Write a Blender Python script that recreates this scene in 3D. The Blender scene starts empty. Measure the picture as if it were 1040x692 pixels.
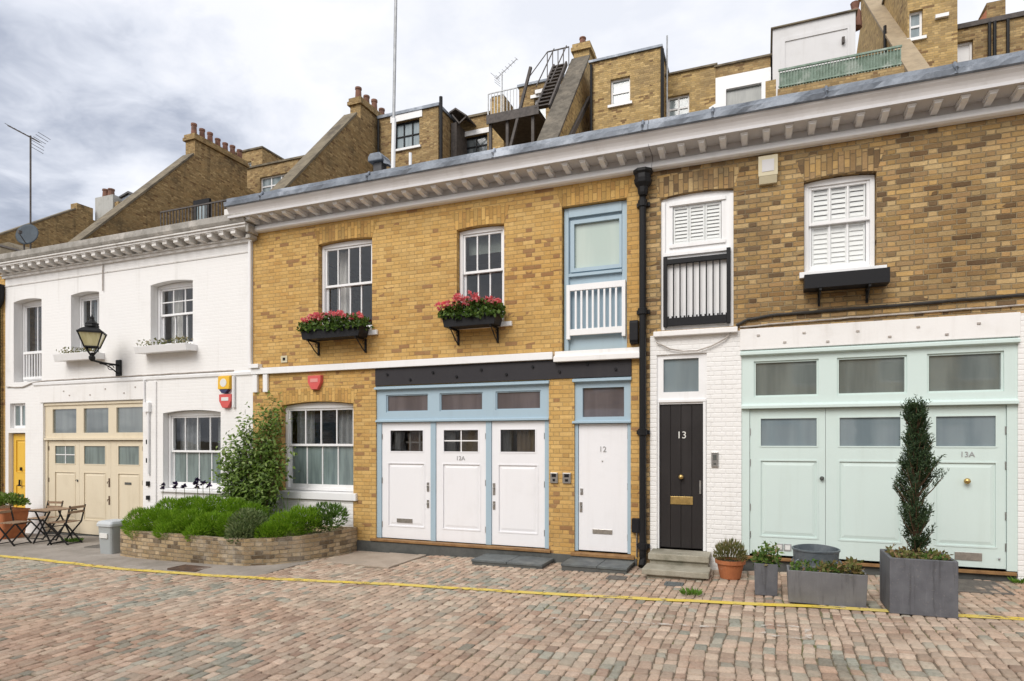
import bpy, bmesh, math, random
from mathutils import Vector, Matrix, noise
from mathutils.geometry import tessellate_polygon
random.seed(11)
R = math.radians
sc = bpy.context.scene
COL = sc.collection
SUN_EL, SUN_AZ = 42.0, 194.0          # azimuth the light comes from, clockwise from +Y

# ------------------------------------------------------------------ render / camera
sc.view_settings.view_transform = 'Standard'
sc.view_settings.look = 'None'
sc.view_settings.gamma = 1.0
sc.view_settings.exposure = 0.0
sc.view_settings.use_curve_mapping = False
sc.render.engine = 'CYCLES'
sc.cycles.use_denoising = True
sc.cycles.max_bounces = 8
sc.cycles.transparent_max_bounces = 16
cam = bpy.data.cameras.new('camera')
co = bpy.data.objects.new('camera', cam)
COL.objects.link(co)
co.location = (0, -9.8, 1.9)
co.rotation_euler = (R(90), 0, R(21.642))
cam.sensor_width = 36
cam.lens = 36 * 640 / 1040
cam.shift_y = 103 / 1040
cam.clip_start = 0.05
cam.clip_end = 3000
sc.camera = co

# ------------------------------------------------------------------ node helpers
class NT:
    def __init__(s, name):
        s.m = bpy.data.materials.new(name)
        s.m.use_nodes = True
        s.t = s.m.node_tree
        s.t.nodes.clear()
        s.out = s.t.nodes.new('ShaderNodeOutputMaterial')
    def put(s, sock, v):
        if isinstance(v, bpy.types.NodeSocket):
            s.t.links.new(v, sock)
        elif v is not None:
            if hasattr(sock.default_value, '__len__') and len(sock.default_value) == 4 and len(v) == 3:
                v = (*v, 1)
            sock.default_value = v
    def n(s, typ, props=None, **ins):
        nd = s.t.nodes.new(typ)
        for k, v in (props or {}).items():
            setattr(nd, k, v)
        for k, v in ins.items():
            s.put(nd.inputs[int(k[1:]) if k[0] == '_' and k[1:].isdigit() else k.replace('_', ' ')], v)
        return nd
    def math(s, op, a, b=None, c=None):
        nd = s.t.nodes.new('ShaderNodeMath')
        nd.operation = op
        for i, v in enumerate((a, b, c)):
            if v is not None:
                s.put(nd.inputs[i], v)
        return nd.outputs[0]
    def mix(s, f, a, b, mode='MIX'):
        nd = s.t.nodes.new('ShaderNodeMix')
        nd.data_type = 'RGBA'
        nd.blend_type = mode
        s.put(nd.inputs[0], f); s.put(nd.inputs[6], a); s.put(nd.inputs[7], b)
        return nd.outputs[2]
    def ramp(s, f, stops, interp='LINEAR'):
        nd = s.t.nodes.new('ShaderNodeValToRGB')
        cr = nd.color_ramp
        cr.interpolation = interp
        while len(cr.elements) < len(stops):
            cr.elements.new(0.5)
        for e, (p, c) in zip(cr.elements, stops):
            e.position = p
            e.color = (*c, 1) if len(c) == 3 else c
        s.put(nd.inputs[0], f)
        return nd.outputs[0]
    def maprange(s, v, a, b, c, d, smooth=False):
        nd = s.t.nodes.new('ShaderNodeMapRange')
        if smooth:
            nd.interpolation_type = 'SMOOTHSTEP'
        for i, x in enumerate((v, a, b, c, d)):
            s.put(nd.inputs[i], x)
        return nd.outputs[0]
    def obj(s):
        return s.n('ShaderNodeTexCoord').outputs['Object']
    def pos(s):
        return s.n('ShaderNodeNewGeometry').outputs['Position']
    def noise(s, vec, scale, detail=4, rough=0.55, dim='3D'):
        nd = s.n('ShaderNodeTexNoise', {'noise_dimensions': dim}, Scale=scale, Detail=detail, Roughness=rough)
        s.put(nd.inputs['Vector'], vec)
        return nd.outputs[0]
    def bump(s, h, strength=0.5, dist=0.01):
        return s.n('ShaderNodeBump', None, Height=h, Strength=strength, Distance=dist).outputs[0]
    def pbr(s, col, rough=0.6, bump=None, metal=0.0, spec=0.5, **kw):
        p = s.n('ShaderNodeBsdfPrincipled')
        s.put(p.inputs['Base Color'], col)
        s.put(p.inputs['Roughness'], rough)
        s.put(p.inputs['Metallic'], metal)
        s.put(p.inputs['Specular IOR Level'], spec)
        if bump is not None:
            s.put(p.inputs['Normal'], bump)
        for k, v in kw.items():
            s.put(p.inputs[k.replace('_', ' ')], v)
        s.t.links.new(p.outputs[0], s.out.inputs[0])
        return s.m

def masonry(s, rh=0.069, per=0.318, head=0.106, joint=0.005, swap=False, wob=0.006):
    """Flemish bond on whichever vertical plane the face lies: returns mortar mask, two per-brick randoms."""
    g = s.n('ShaderNodeNewGeometry')
    o = s.obj()
    nx = s.n('ShaderNodeSeparateXYZ', None, Vector=g.outputs['Normal'])
    wv = s.n('ShaderNodeTexNoise', None, Vector=o, Scale=9.0, Detail=2.0)
    wo = s.n('ShaderNodeVectorMath', {'operation': 'SUBTRACT'}, _0=wv.outputs[1], _1=(0.5, 0.5, 0.5))
    wo2 = s.n('ShaderNodeVectorMath', {'operation': 'SCALE'}, _0=wo.outputs[0], Scale=wob)
    oo = s.n('ShaderNodeVectorMath', {'operation': 'ADD'}, _0=o, _1=wo2.outputs[0])
    p = s.n('ShaderNodeSeparateXYZ', None, Vector=oo.outputs[0])
    sx = s.math('GREATER_THAN', s.math('ABSOLUTE', nx.outputs[0]), 0.6)
    sz = s.math('GREATER_THAN', s.math('ABSOLUTE', nx.outputs[2]), 0.75)
    def sel(f, a, b):
        return s.math('ADD', s.math('MULTIPLY', a, s.math('SUBTRACT', 1.0, f)), s.math('MULTIPLY', b, f))
    u = sel(sx, p.outputs[0], p.outputs[1])
    v = sel(sz, p.outputs[2], p.outputs[1])
    if swap:
        u, v = v, u
    vr = s.math('DIVIDE', v, rh)
    row = s.math('FLOOR', vr)
    fv = s.math('MULTIPLY', s.math('FRACT', vr), rh)
    off = s.math('MULTIPLY', s.math('FLOORED_MODULO', row, 2.0), per / 2)
    uo = s.math('DIVIDE', s.math('ADD', u, off), per)
    cell = s.math('FLOOR', uo)
    fu = s.math('MULTIPLY', s.math('FRACT', uo), per)
    isH = s.math('GREATER_THAN', fu, per - head)
    lu = s.math('SUBTRACT', fu, s.math('MULTIPLY', isH, per - head))
    w = s.math('ADD', s.math('MULTIPLY', isH, 2 * head - per), per - head)
    e = s.math('MINIMUM', s.math('MINIMUM', lu, s.math('SUBTRACT', w, lu)), s.math('MINIMUM', fv, s.math('SUBTRACT', rh, fv)))
    mort = s.maprange(e, joint * 0.6, joint * 1.5, 1.0, 0.0, True)
    idv = s.n('ShaderNodeCombineXYZ', None, X=s.math('ADD', s.math('MULTIPLY', cell, 2.0), isH), Y=row, Z=sx)
    wn = s.n('ShaderNodeTexWhiteNoise', {'noise_dimensions': '3D'}, Vector=idv.outputs[0])
    return o, mort, wn.outputs['Value'], wn.outputs['Color']

def brick_mat(name, stops, mortar, grime=(0.1, 0.085, 0.06), grime_amt=0.25, swap=False, rough=0.88, bumpd=0.006, gscale=0.7, patch=None, dark=((0.17, 0.095, 0.05), 0.965, 0.10), mort_amt=0.75, jit=0.22, **kw):
    s = NT(name)
    o, mort, r, rc = masonry(s, swap=swap, **kw)
    sp = s.n('ShaderNodeSeparateColor', None, Color=rc)
    col = s.ramp(r, stops)
    br = s.maprange(sp.outputs[1], 0.0, 1.0, 1.0 - jit, 1.0 + jit)
    brc = s.n('ShaderNodeCombineColor', None, Red=br, Green=br, Blue=br)
    col = s.mix(1.0, col, brc.outputs[0], 'MULTIPLY')
    # over-burnt bricks, which come in drifts
    mp = s.n('ShaderNodeMapping', None, Vector=o, Scale=(0.9, 0.9, 2.4))
    drift = s.maprange(s.noise(mp.outputs[0], 1.0, 3, 0.6), 0.5, 0.68, 0.0, dark[2])
    isd = s.math('GREATER_THAN', sp.outputs[2], s.math('SUBTRACT', dark[1], drift))
    col = s.mix(s.math('MULTIPLY', isd, 0.8), col, dark[0])
    fine = s.noise(o, 42.0, 5, 0.7)
    mid = s.noise(o, 11.0, 5, 0.65)
    col = s.mix(s.maprange(fine, 0.35, 0.75, 0.0, 0.45), col, s.mix(1.0, col, (0.58, 0.52, 0.44), 'MULTIPLY'))
    col = s.mix(s.maprange(mid, 0.5, 0.72, 0.0, 0.4), col, s.mix(1.0, col, (1.25, 1.25, 1.3), 'MULTIPLY'))
    if patch:                      # areas relaid with a different batch of bricks
        pn = s.noise(o, 0.55, 3, 0.6)
        col = s.mix(s.maprange(pn, 0.45, 0.65, 0.0, patch[1], True), col, s.mix(1.0, col, patch[0], 'MULTIPLY'))
    mcol = s.mix(s.maprange(s.noise(o, 3.0, 4), 0.35, 0.7, 0.0, 0.8), mortar, s.mix(1.0, mortar, (0.45, 0.4, 0.35), 'MULTIPLY'))
    col = s.mix(s.math('MULTIPLY', mort, mort_amt), col, mcol)
    gm = s.maprange(s.noise(o, gscale, 7, 0.68), 0.48, 0.75, 0.0, grime_amt * 2.4, True)
    col = s.mix(gm, col, grime)
    st = s.n('ShaderNodeMapping', None, Vector=o, Scale=(3.2, 3.2, 0.28))
    col = s.mix(s.maprange(s.noise(st.outputs[0], 1.0, 7, 0.65), 0.53, 0.78, 0.0, grime_amt * 1.8, True), col, grime)
    h = s.math('ADD', s.math('MULTIPLY', mort, -1.0), s.math('ADD', s.math('MULTIPLY', fine, 0.6), s.math('ADD', s.math('MULTIPLY', r, 0.35), s.math('MULTIPLY', mid, 0.5))))
    return s.pbr(col, rough, s.bump(h, 0.9, bumpd), spec=0.2)

def painted_brick(name, base, dirt=0.2, bstr=0.5):
    s = NT(name)
    o, mort, r, rc = masonry(s, wob=0.01, joint=0.007)
    n1 = s.noise(o, 1.1, 7, 0.65)
    n2 = s.noise(o, 14.0, 5, 0.6)
    col = s.mix(s.maprange(n1, 0.5, 0.8, 0.0, dirt, True), base, (0.42, 0.40, 0.36))
    col = s.mix(s.maprange(n2, 0.62, 0.8, 0.0, 0.25, True), col, (0.6, 0.58, 0.54))
    st = s.n('ShaderNodeMapping', None, Vector=o, Scale=(4.5, 4.5, 0.3))
    col = s.mix(s.maprange(s.noise(st.outputs[0], 1.0, 6, 0.6), 0.55, 0.78, 0.0, dirt * 1.5, True), col, (0.44, 0.415, 0.37))
    h = s.math('ADD', s.math('MULTIPLY', mort, -1.0), s.math('ADD', s.math('MULTIPLY', n2, 0.8), s.math('MULTIPLY', r, 0.6)))
    return s.pbr(col, 0.62, s.bump(h, bstr, 0.006), spec=0.35)

def paint(name, base, rough=0.4, dirt=0.12, dcol=(0.35, 0.33, 0.29), grain=0.15, dscale=1.6, spec=0.45):
    s = NT(name)
    o = s.pos()
    n1 = s.noise(o, dscale, 7, 0.68)
    n2 = s.noise(o, 45.0, 4, 0.6)
    col = s.mix(s.maprange(n1, 0.48, 0.8, 0.0, dirt * 2, True), base, dcol)
    col = s.mix(s.maprange(n2, 0.6, 0.85, 0.0, dirt, True), col, dcol)
    st = s.n('ShaderNodeMapping', None, Vector=o, Scale=(7.0, 7.0, 0.5))
    n3 = s.noise(st.outputs[0], 1.0, 6, 0.6)
    col = s.mix(s.maprange(n3, 0.52, 0.8, 0.0, dirt * 2.2, True), col, dcol)
    rr = s.maprange(n1, 0.3, 0.7, rough * 0.85, min(1, rough * 1.25))
    return s.pbr(col, rr, s.bump(s.math('ADD', n2, s.math('MULTIPLY', n1, 2.0)), grain, 0.003), spec=spec)

def mottled(name, a, b, scale=6.0, rough=0.8, bstr=0.4, bd=0.006, c=None, metal=0.0, spec=0.3):
    s = NT(name)
    o = s.pos()
    n1 = s.noise(o, scale, 8, 0.65)
    n2 = s.noise(o, scale * 9, 5, 0.65)
    col = s.mix(s.maprange(n1, 0.35, 0.68, 0, 1, True), a, b)
    if c:
        col = s.mix(s.maprange(s.noise(o, scale * 0.35, 6, 0.7), 0.5, 0.66, 0, 1, True), col, c)
    col = s.mix(s.maprange(n2, 0.5, 0.8, 0.0, 0.3), col, s.mix(1.0, col, (0.5, 0.5, 0.5), 'MULTIPLY'))
    return s.pbr(col, rough, s.bump(s.math('ADD', n1, s.math('MULTIPLY', n2, 0.6)), bstr, bd), metal=metal, spec=spec)

def stained(name, a, b, wet, rough=0.6, metal=0.0):
    """a planter wall with tide marks and runs of old water down its sides"""
    s = NT(name)
    o = s.pos()
    n1 = s.noise(o, 5.0, 8, 0.65)
    col = s.mix(s.maprange(n1, 0.35, 0.68, 0, 1, True), a, b)
    st = s.n('ShaderNodeMapping', None, Vector=o, Scale=(13.0, 13.0, 1.1))
    n3 = s.noise(st.outputs[0], 1.0, 5, 0.65)
    col = s.mix(s.maprange(n3, 0.52, 0.68, 0.0, 0.7, True), col, wet)
    col = s.mix(s.maprange(n3, 0.30, 0.42, 0.4, 0.0, True), col, s.mix(1.0, col, (1.5, 1.5, 1.5), 'MULTIPLY'))
    col = s.mix(s.maprange(s.noise(o, 40, 4), 0.6, 0.75, 0, 0.3), col, (0.3, 0.28, 0.25))
    return s.pbr(col, rough, s.bump(s.math('ADD', n1, n3), 0.3, 0.005), metal=metal, spec=0.3)

def leaf_mat(name, stops, rough=0.5, trans=0.25):
    s = NT(name)
    g = s.n('ShaderNodeNewGeometry')
    col = s.ramp(g.outputs['Random Per Island'], stops)
    n1 = s.noise(s.pos(), 7.0, 3)
    col = s.mix(s.maprange(n1, 0.4, 0.65, 0.0, 0.5), col, s.mix(1.0, col, (0.55, 0.6, 0.45), 'MULTIPLY'))
    p = s.n('ShaderNodeBsdfPrincipled')
    s.put(p.inputs['Base Color'], col); s.put(p.inputs['Roughness'], rough); s.put(p.inputs['Specular IOR Level'], 0.3)
    tr = s.n('ShaderNodeBsdfTranslucent', None, Color=col)
    mx = s.n('ShaderNodeMixShader', None, Fac=trans)
    s.t.links.new(p.outputs[0], mx.inputs[1]); s.t.links.new(tr.outputs[0], mx.inputs[2])
    s.t.links.new(mx.outputs[0], s.out.inputs[0])
    return s.m

def glass_mat(name, tint=(0.82, 0.86, 0.85), wav=0.12, boost=0.06):
    s = NT(name)
    bf = s.n('ShaderNodeNewGeometry').outputs['Backfacing']
    fr = s.n('ShaderNodeFresnel', None, IOR=s.math('SUBTRACT', 1.5, s.math('MULTIPLY', bf, 0.8333)))
    f = s.math('ADD', fr.outputs[0], boost)
    nb = s.bump(s.noise(s.pos(), 1.7, 2), wav, 0.02)
    gl = s.n('ShaderNodeBsdfGlossy', None, Color=(0.6, 0.62, 0.65), Roughness=0.015, Normal=nb)
    tr = s.n('ShaderNodeBsdfTransparent', None, Color=tint)
    mx = s.n('ShaderNodeMixShader', None, Fac=f)
    s.t.links.new(tr.outputs[0], mx.inputs[1]); s.t.links.new(gl.outputs[0], mx.inputs[2])
    s.t.links.new(mx.outputs[0], s.out.inputs[0])
    return s.m

def frosted(name, a, b, rough=0.06, vs=3.0, coat=0.6):
    """obscured glass: a soft body seen through a polished outer face"""
    s = NT(name)
    o = s.pos()
    mp = s.n('ShaderNodeMapping', None, Vector=o, Scale=(vs * 2.2, vs, vs * 0.25))
    n1 = s.noise(mp.outputs[0], 1.6, 4, 0.55)
    col = s.mix(s.maprange(n1, 0.35, 0.65, 0, 1, True), a, b)
    nb = s.bump(s.noise(o, 1.3, 2), 0.18, 0.03)
    return s.pbr(col, rough, nb, spec=1.0, Coat_Weight=coat, Coat_Roughness=0.02, Coat_IOR=1.6)

M = {}
yb = [(0.0, (0.62, 0.405, 0.15)), (0.25, (0.57, 0.36, 0.125)), (0.5, (0.64, 0.43, 0.17)), (0.75, (0.59, 0.375, 0.13)), (1.0, (0.52, 0.315, 0.11))]
M['brick_yellow'] = brick_mat('yellow_stock_brick', yb, (0.44, 0.31, 0.15), grime=(0.27, 0.165, 0.08), grime_amt=0.10, patch=((0.86, 0.76, 0.66), 0.5), dark=((0.29, 0.155, 0.08), 0.965, 0.24), jit=0.09, mort_amt=0.6)
M['brick_soldier'] = brick_mat('gauged_arch_brick', [(0, (0.60, 0.39, 0.14)), (0.5, (0.52, 0.315, 0.10)), (1, (0.45, 0.26, 0.09))], (0.36, 0.245, 0.11), grime_amt=0.08, swap=True, rh=0.072, per=0.36, head=0.12, joint=0.004, dark=((0.2, 0.12, 0.06), 1.1, 0.0))
bb = [(0.0, (0.43, 0.295, 0.14)), (0.2, (0.53, 0.385, 0.195)), (0.4, (0.37, 0.245, 0.115)), (0.6, (0.49, 0.32, 0.13)), (0.8, (0.32, 0.215, 0.11)), (1.0, (0.44, 0.275, 0.12))]
M['brick_brown'] = brick_mat('weathered_brown_brick', bb, (0.36, 0.295, 0.19), grime=(0.11, 0.085, 0.055), grime_amt=0.22, gscale=0.9, patch=((0.72, 0.68, 0.64), 0.8), bumpd=0.018, dark=((0.12, 0.075, 0.045), 0.90, 0.15), jit=0.26, wob=0.016, joint=0.0062, mort_amt=0.7)
M['brick_brown_soldier'] = brick_mat('weathered_arch_brick', bb, (0.2, 0.155, 0.1), grime=(0.09, 0.07, 0.05), grime_amt=0.3, swap=True, rh=0.072, per=0.36, head=0.12, dark=((0.13, 0.085, 0.05), 0.85, 0.1))
gb = [(0.0, (0.40, 0.285, 0.14)), (0.25, (0.33, 0.225, 0.105)), (0.5, (0.44, 0.32, 0.16)), (0.75, (0.29, 0.195, 0.095)), (1.0, (0.37, 0.25, 0.115))]
M['brick_far'] = brick_mat('old_london_brick', gb, (0.34, 0.27, 0.165), grime=(0.10, 0.082, 0.058), grime_amt=0.24, gscale=0.45)
M['brick_sooty'] = brick_mat('sooty_party_wall_brick', gb, (0.28, 0.215, 0.12), grime=(0.055, 0.047, 0.035), grime_amt=0.40, gscale=0.55)
gy = [(0.0, (0.52, 0.37, 0.165)), (0.35, (0.44, 0.30, 0.125)), (0.7, (0.57, 0.41, 0.19)), (1.0, (0.38, 0.26, 0.12))]
M['brick_far_yellow'] = brick_mat('clean_london_brick', gy, (0.42, 0.33, 0.19), grime=(0.17, 0.125, 0.08), grime_amt=0.2, gscale=0.6)
M['brick_bed'] = brick_mat('raised_bed_brick', [(0, (0.50, 0.38, 0.23)), (0.25, (0.40, 0.29, 0.165)), (0.5, (0.56, 0.44, 0.29)), (0.75, (0.35, 0.25, 0.15)), (1.0, (0.50, 0.385, 0.25))], (0.36, 0.31, 0.23), grime=(0.52, 0.48, 0.42), grime_amt=0.26, gscale=1.4, bumpd=0.02, dark=((0.12, 0.085, 0.055), 0.86, 0.1), wob=0.022, patch=((0.6, 0.58, 0.52), 0.8))
M['white_brick'] = painted_brick('white_painted_brick', (0.81, 0.80, 0.79), 0.2, 0.22)
M['white_brick2'] = painted_brick('white_painted_brick_rough', (0.81, 0.80, 0.785), 0.26, 0.65)
M['render_white'] = paint('white_render', (0.80, 0.785, 0.77), 0.6, 0.14, (0.45, 0.41, 0.36), 0.4)
M['fascia'] = paint('shaded_fascia_paint', (0.58, 0.55, 0.53), 0.65, 0.14, (0.38, 0.34, 0.3), 0.3, 2.2)  # fascia colour greyed to carry the shade of its down-facing profile
M['cornice'] = paint('cornice_paint', (0.58, 0.57, 0.575), 0.6, 0.14, (0.42, 0.38, 0.34), 0.35, 2.2)  # soffit shade put into the colour, so the white brackets stand out
M['cornice_old'] = paint('weathered_cornice_paint', (0.70, 0.68, 0.655), 0.7, 0.3, (0.30, 0.27, 0.23), 0.6, 2.6)
M['coping_old'] = mottled('weathered_stone_coping', (0.38, 0.36, 0.33), (0.26, 0.245, 0.22), 5, 0.9, 0.6, 0.01, (0.5, 0.47, 0.43))
M['lead'] = mottled('lead_sheet', (0.21, 0.235, 0.275), (0.13, 0.15, 0.18), 4, 0.5, 0.4, 0.012, (0.33, 0.36, 0.41), 0.3, 0.5)
M['white'] = paint('white_gloss_paint', (0.82, 0.82, 0.825), 0.35, 0.07)
M['white_door'] = paint('white_door_paint', (0.80, 0.80, 0.825), 0.36, 0.07, (0.5, 0.49, 0.47))
M['blue'] = paint('pale_blue_paint', (0.36, 0.475, 0.555), 0.42, 0.08, (0.25, 0.3, 0.34))
M['mint'] = paint('mint_green_paint', (0.60, 0.705, 0.675), 0.42, 0.09, (0.45, 0.52, 0.47))
M['cream'] = paint('cream_paint', (0.70, 0.615, 0.465), 0.42, 0.12, (0.40, 0.32, 0.2))
M['door_yellow'] = paint('sunflower_door_paint', (0.76, 0.47, 0.06), 0.35, 0.08, (0.5, 0.28, 0.05))
M['black'] = paint('black_gloss_paint', (0.011, 0.011, 0.013), 0.5, 0.05, (0.04, 0.04, 0.04), spec=0.22)
M['black_iron'] = paint('black_iron_paint', (0.010, 0.010, 0.011), 0.5, 0.08, (0.045, 0.042, 0.04), spec=0.25)
M['door_black'] = paint('black_door_paint', (0.022, 0.019, 0.019), 0.45, 0.08, (0.06, 0.052, 0.05), spec=0.3)
M['beam'] = paint('steel_beam_paint', (0.036, 0.034, 0.038), 0.6, 0.08, (0.07, 0.068, 0.066), spec=0.2)
M['plinth'] = mottled('dark_grey_plinth', (0.105, 0.108, 0.102), (0.075, 0.078, 0.075), 5, 0.8)
M['slate'] = mottled('slate_slab', (0.135, 0.15, 0.15), (0.085, 0.095, 0.1), 4, 0.6, 0.5, 0.006, (0.17, 0.18, 0.175))
M['wood_sill'] = mottled('oiled_wood_sill', (0.30, 0.17, 0.07), (0.2, 0.105, 0.045), 9, 0.55)
M['stone_step'] = mottled('worn_york_stone', (0.36, 0.335, 0.27), (0.27, 0.245, 0.19), 5, 0.9, 0.7, 0.01, (0.2, 0.19, 0.145))
M['chrome'] = mottled('brushed_steel', (0.55, 0.54, 0.52), (0.42, 0.41, 0.4), 20, 0.32, 0.1, 0.002, None, 0.9, 0.5)
M['brass'] = mottled('aged_brass', (0.62, 0.44, 0.17), (0.45, 0.31, 0.12), 20, 0.35, 0.1, 0.002, None, 0.85, 0.5)
M['number'] = mottled('number_metal', (0.38, 0.38, 0.39), (0.3, 0.3, 0.3), 20, 0.5)
M['number_white'] = paint('number_white', (0.75, 0.74, 0.7), 0.4, 0.05)
M['glass'] = glass_mat('window_glass', (0.985, 0.99, 0.99), 0.16, 0.015)
M['glass_dark'] = glass_mat('tinted_glass', (0.7, 0.7, 0.7), 0.16, 0.05)
M['frost_teal'] = frosted('frosted_teal_glass', (0.20, 0.255, 0.25), (0.13, 0.17, 0.17))
M['frost_blue'] = frosted('frosted_blue_glass', (0.17, 0.215, 0.24), (0.21, 0.26, 0.28), 0.06, 1.2)
M['frost_green'] = frosted('obscured_green_glass', (0.175, 0.20, 0.19), (0.12, 0.14, 0.135), 0.04, 1.0, 1.0)
M['frost_pale'] = frosted('pale_blind_glass', (0.50, 0.58, 0.52), (0.44, 0.53, 0.48), 0.1, 1.0, 0.2)
M['frost_mauve'] = frosted('mauve_grey_glass', (0.135, 0.12, 0.13), (0.09, 0.08, 0.09), 0.04, 1.0, 1.0)
M['far_glass'] = frosted('far_window_glass', (0.20, 0.25, 0.27), (0.30, 0.36, 0.38), 0.12, 2.0, 0.0)
M['far_glass_dark'] = frosted('far_dark_glass', (0.05, 0.06, 0.065), (0.16, 0.18, 0.19), 0.08, 2.0)
M['curtain'] = mottled('curtain_cloth', (0.62, 0.60, 0.56), (0.5, 0.48, 0.45), 4, 0.9)
M['curtain_grey'] = mottled('grey_curtain_cloth', (0.30, 0.31, 0.31), (0.22, 0.23, 0.23), 4, 0.9)
M['blind_green'] = mottled('roller_blind_cloth', (0.21, 0.235, 0.205), (0.18, 0.2, 0.18), 4, 0.9)
M['room'] = mottled('room_plaster', (0.42, 0.36, 0.29), (0.36, 0.31, 0.25), 2, 0.9)
M['room_dark'] = mottled('room_furniture', (0.13, 0.09, 0.06), (0.07, 0.05, 0.035), 2, 0.7)
M['shutter'] = paint('shutter_paint', (0.88, 0.875, 0.85), 0.45, 0.02)
M['red_plastic'] = paint('red_alarm_plastic', (0.62, 0.10, 0.09), 0.45, 0.12, (0.65, 0.4, 0.36), 0.1, 8)
M['yellow_plastic'] = paint('yellow_alarm_plastic', (0.78, 0.46, 0.03), 0.4, 0.08, (0.5, 0.3, 0.1))
M['navy_plastic'] = paint('navy_alarm_plastic', (0.03, 0.035, 0.10), 0.4, 0.05)
M['cream_plastic'] = paint('faded_cream_plastic', (0.58, 0.52, 0.36), 0.5, 0.15, (0.35, 0.3, 0.2))
M['grey_plastic'] = paint('grey_bin_plastic', (0.36, 0.385, 0.39), 0.5, 0.12, (0.24, 0.24, 0.23))
M['label_white'] = paint('white_label', (0.72, 0.72, 0.7), 0.5, 0.1)
M['lantern_glass'] = frosted('lantern_glass', (0.66, 0.61, 0.36), (0.56, 0.51, 0.27), 0.2, 6.0, 0.1)
M['terracotta'] = mottled('terracotta', (0.42, 0.15, 0.06), (0.33, 0.115, 0.05), 6, 0.8, 0.3, 0.004, (0.48, 0.24, 0.14))
M['lead_planter'] = stained('fibreglass_lead_planter', (0.135, 0.138, 0.152), (0.10, 0.102, 0.115), (0.055, 0.055, 0.06))
M['zinc_planter'] = stained('zinc_planter', (0.18, 0.18, 0.19), (0.145, 0.145, 0.155), (0.095, 0.093, 0.095), 0.55, 0.1)
M['tub_metal'] = mottled('painted_metal_tub', (0.145, 0.17, 0.19), (0.10, 0.12, 0.14), 6, 0.45, 0.2, 0.004, (0.21, 0.23, 0.245), 0.3)
M['soil'] = mottled('soil', (0.075, 0.05, 0.03), (0.04, 0.028, 0.018), 14, 0.95, 1.0, 0.03)
M['cable'] = mottled('cable_rubber', (0.05, 0.045, 0.04), (0.03, 0.028, 0.026), 8, 0.6)
M['cable_pale'] = mottled('painted_cable', (0.5, 0.46, 0.42), (0.35, 0.31, 0.28), 8, 0.6)
M['teak'] = mottled('weathered_teak', (0.33, 0.23, 0.15), (0.24, 0.155, 0.10), 16, 0.7, 0.3, 0.003)
M['bark'] = mottled('bark', (0.14, 0.09, 0.05), (0.08, 0.05, 0.03), 18, 0.9, 0.8, 0.01)
M['stem'] = mottled('plant_stem', (0.14, 0.17, 0.06), (0.12, 0.09, 0.04), 18, 0.8)
M['concrete'] = mottled('pale_concrete', (0.32, 0.285, 0.25), (0.24, 0.215, 0.185), 2.2, 0.9, 0.6, 0.010, (0.38, 0.34, 0.30))
M['paving'] = mottled('york_paving', (0.41, 0.34, 0.275), (0.33, 0.27, 0.215), 2.6, 0.9, 0.5, 0.006, (0.29, 0.26, 0.215))
M['rust_iron'] = mottled('rusty_cast_iron', (0.14, 0.085, 0.055), (0.09, 0.06, 0.045), 12, 0.8, 0.8, 0.01)
M['grey_iron'] = mottled('grey_cast_iron', (0.17, 0.155, 0.135), (0.12, 0.11, 0.1), 12, 0.75, 0.8, 0.01)
M['felt'] = mottled('roofing_felt', (0.13, 0.13, 0.135), (0.09, 0.09, 0.095), 3, 0.9)
M['steel_dark'] = mottled('dark_steelwork', (0.115, 0.10, 0.092), (0.07, 0.062, 0.058), 7, 0.7)
M['steel_pale'] = mottled('galvanised_steel', (0.46, 0.47, 0.48), (0.34, 0.35, 0.36), 7, 0.5, 0.2, 0.003, None, 0.4)
M['dish'] = mottled('satellite_dish_grey', (0.075, 0.095, 0.115), (0.055, 0.07, 0.085), 4, 0.7)
M['pot_red'] = mottled('chimney_pot_clay', (0.24, 0.12, 0.085), (0.16, 0.085, 0.06), 6, 0.85, 0.4, 0.01, (0.14, 0.09, 0.07))
M['coping'] = mottled('stone_coping', (0.22, 0.185, 0.13), (0.15, 0.125, 0.09), 3, 0.9, 0.6, 0.02, (0.10, 0.085, 0.065))
M['far_render'] = paint('far_white_render', (0.66, 0.655, 0.66), 0.7, 0.12, (0.45, 0.43, 0.4), 0.3)
M['grey_render'] = paint('grey_chimney_render', (0.42, 0.42, 0.40), 0.8, 0.3, (0.2, 0.2, 0.18), 0.5, 3.0)
M['coping_dark'] = mottled('sooty_stone_coping', (0.17, 0.15, 0.12), (0.10, 0.088, 0.072), 4, 0.95, 0.8, 0.03, (0.22, 0.19, 0.15))
M['coping_pale'] = mottled('pale_stone_coping', (0.38, 0.30, 0.20), (0.29, 0.23, 0.155), 3, 0.9, 0.6, 0.02)
M['tile_red'] = mottled('red_roof_tile', (0.42, 0.18, 0.10), (0.3, 0.12, 0.07), 5, 0.85)
M['green_mesh'] = mottled('green_trellis', (0.25, 0.33, 0.27), (0.16, 0.22, 0.17), 7, 0.7, 0.4, 0.01, (0.38, 0.43, 0.38))
M['lavender'] = leaf_mat('lavender_leaf', [(0, (0.11, 0.24, 0.008)), (0.5, (0.20, 0.37, 0.018)), (1, (0.31, 0.48, 0.05))], 0.5, 0.42)
M['sage'] = leaf_mat('sage_leaf', [(0, (0.09, 0.14, 0.045)), (0.5, (0.155, 0.215, 0.08)), (1, (0.27, 0.32, 0.15))], 0.6)
M['shrub'] = leaf_mat('rosemary_leaf', [(0, (0.055, 0.13, 0.018)), (0.5, (0.10, 0.20, 0.035)), (1, (0.17, 0.27, 0.06))], 0.55, 0.35)
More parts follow.
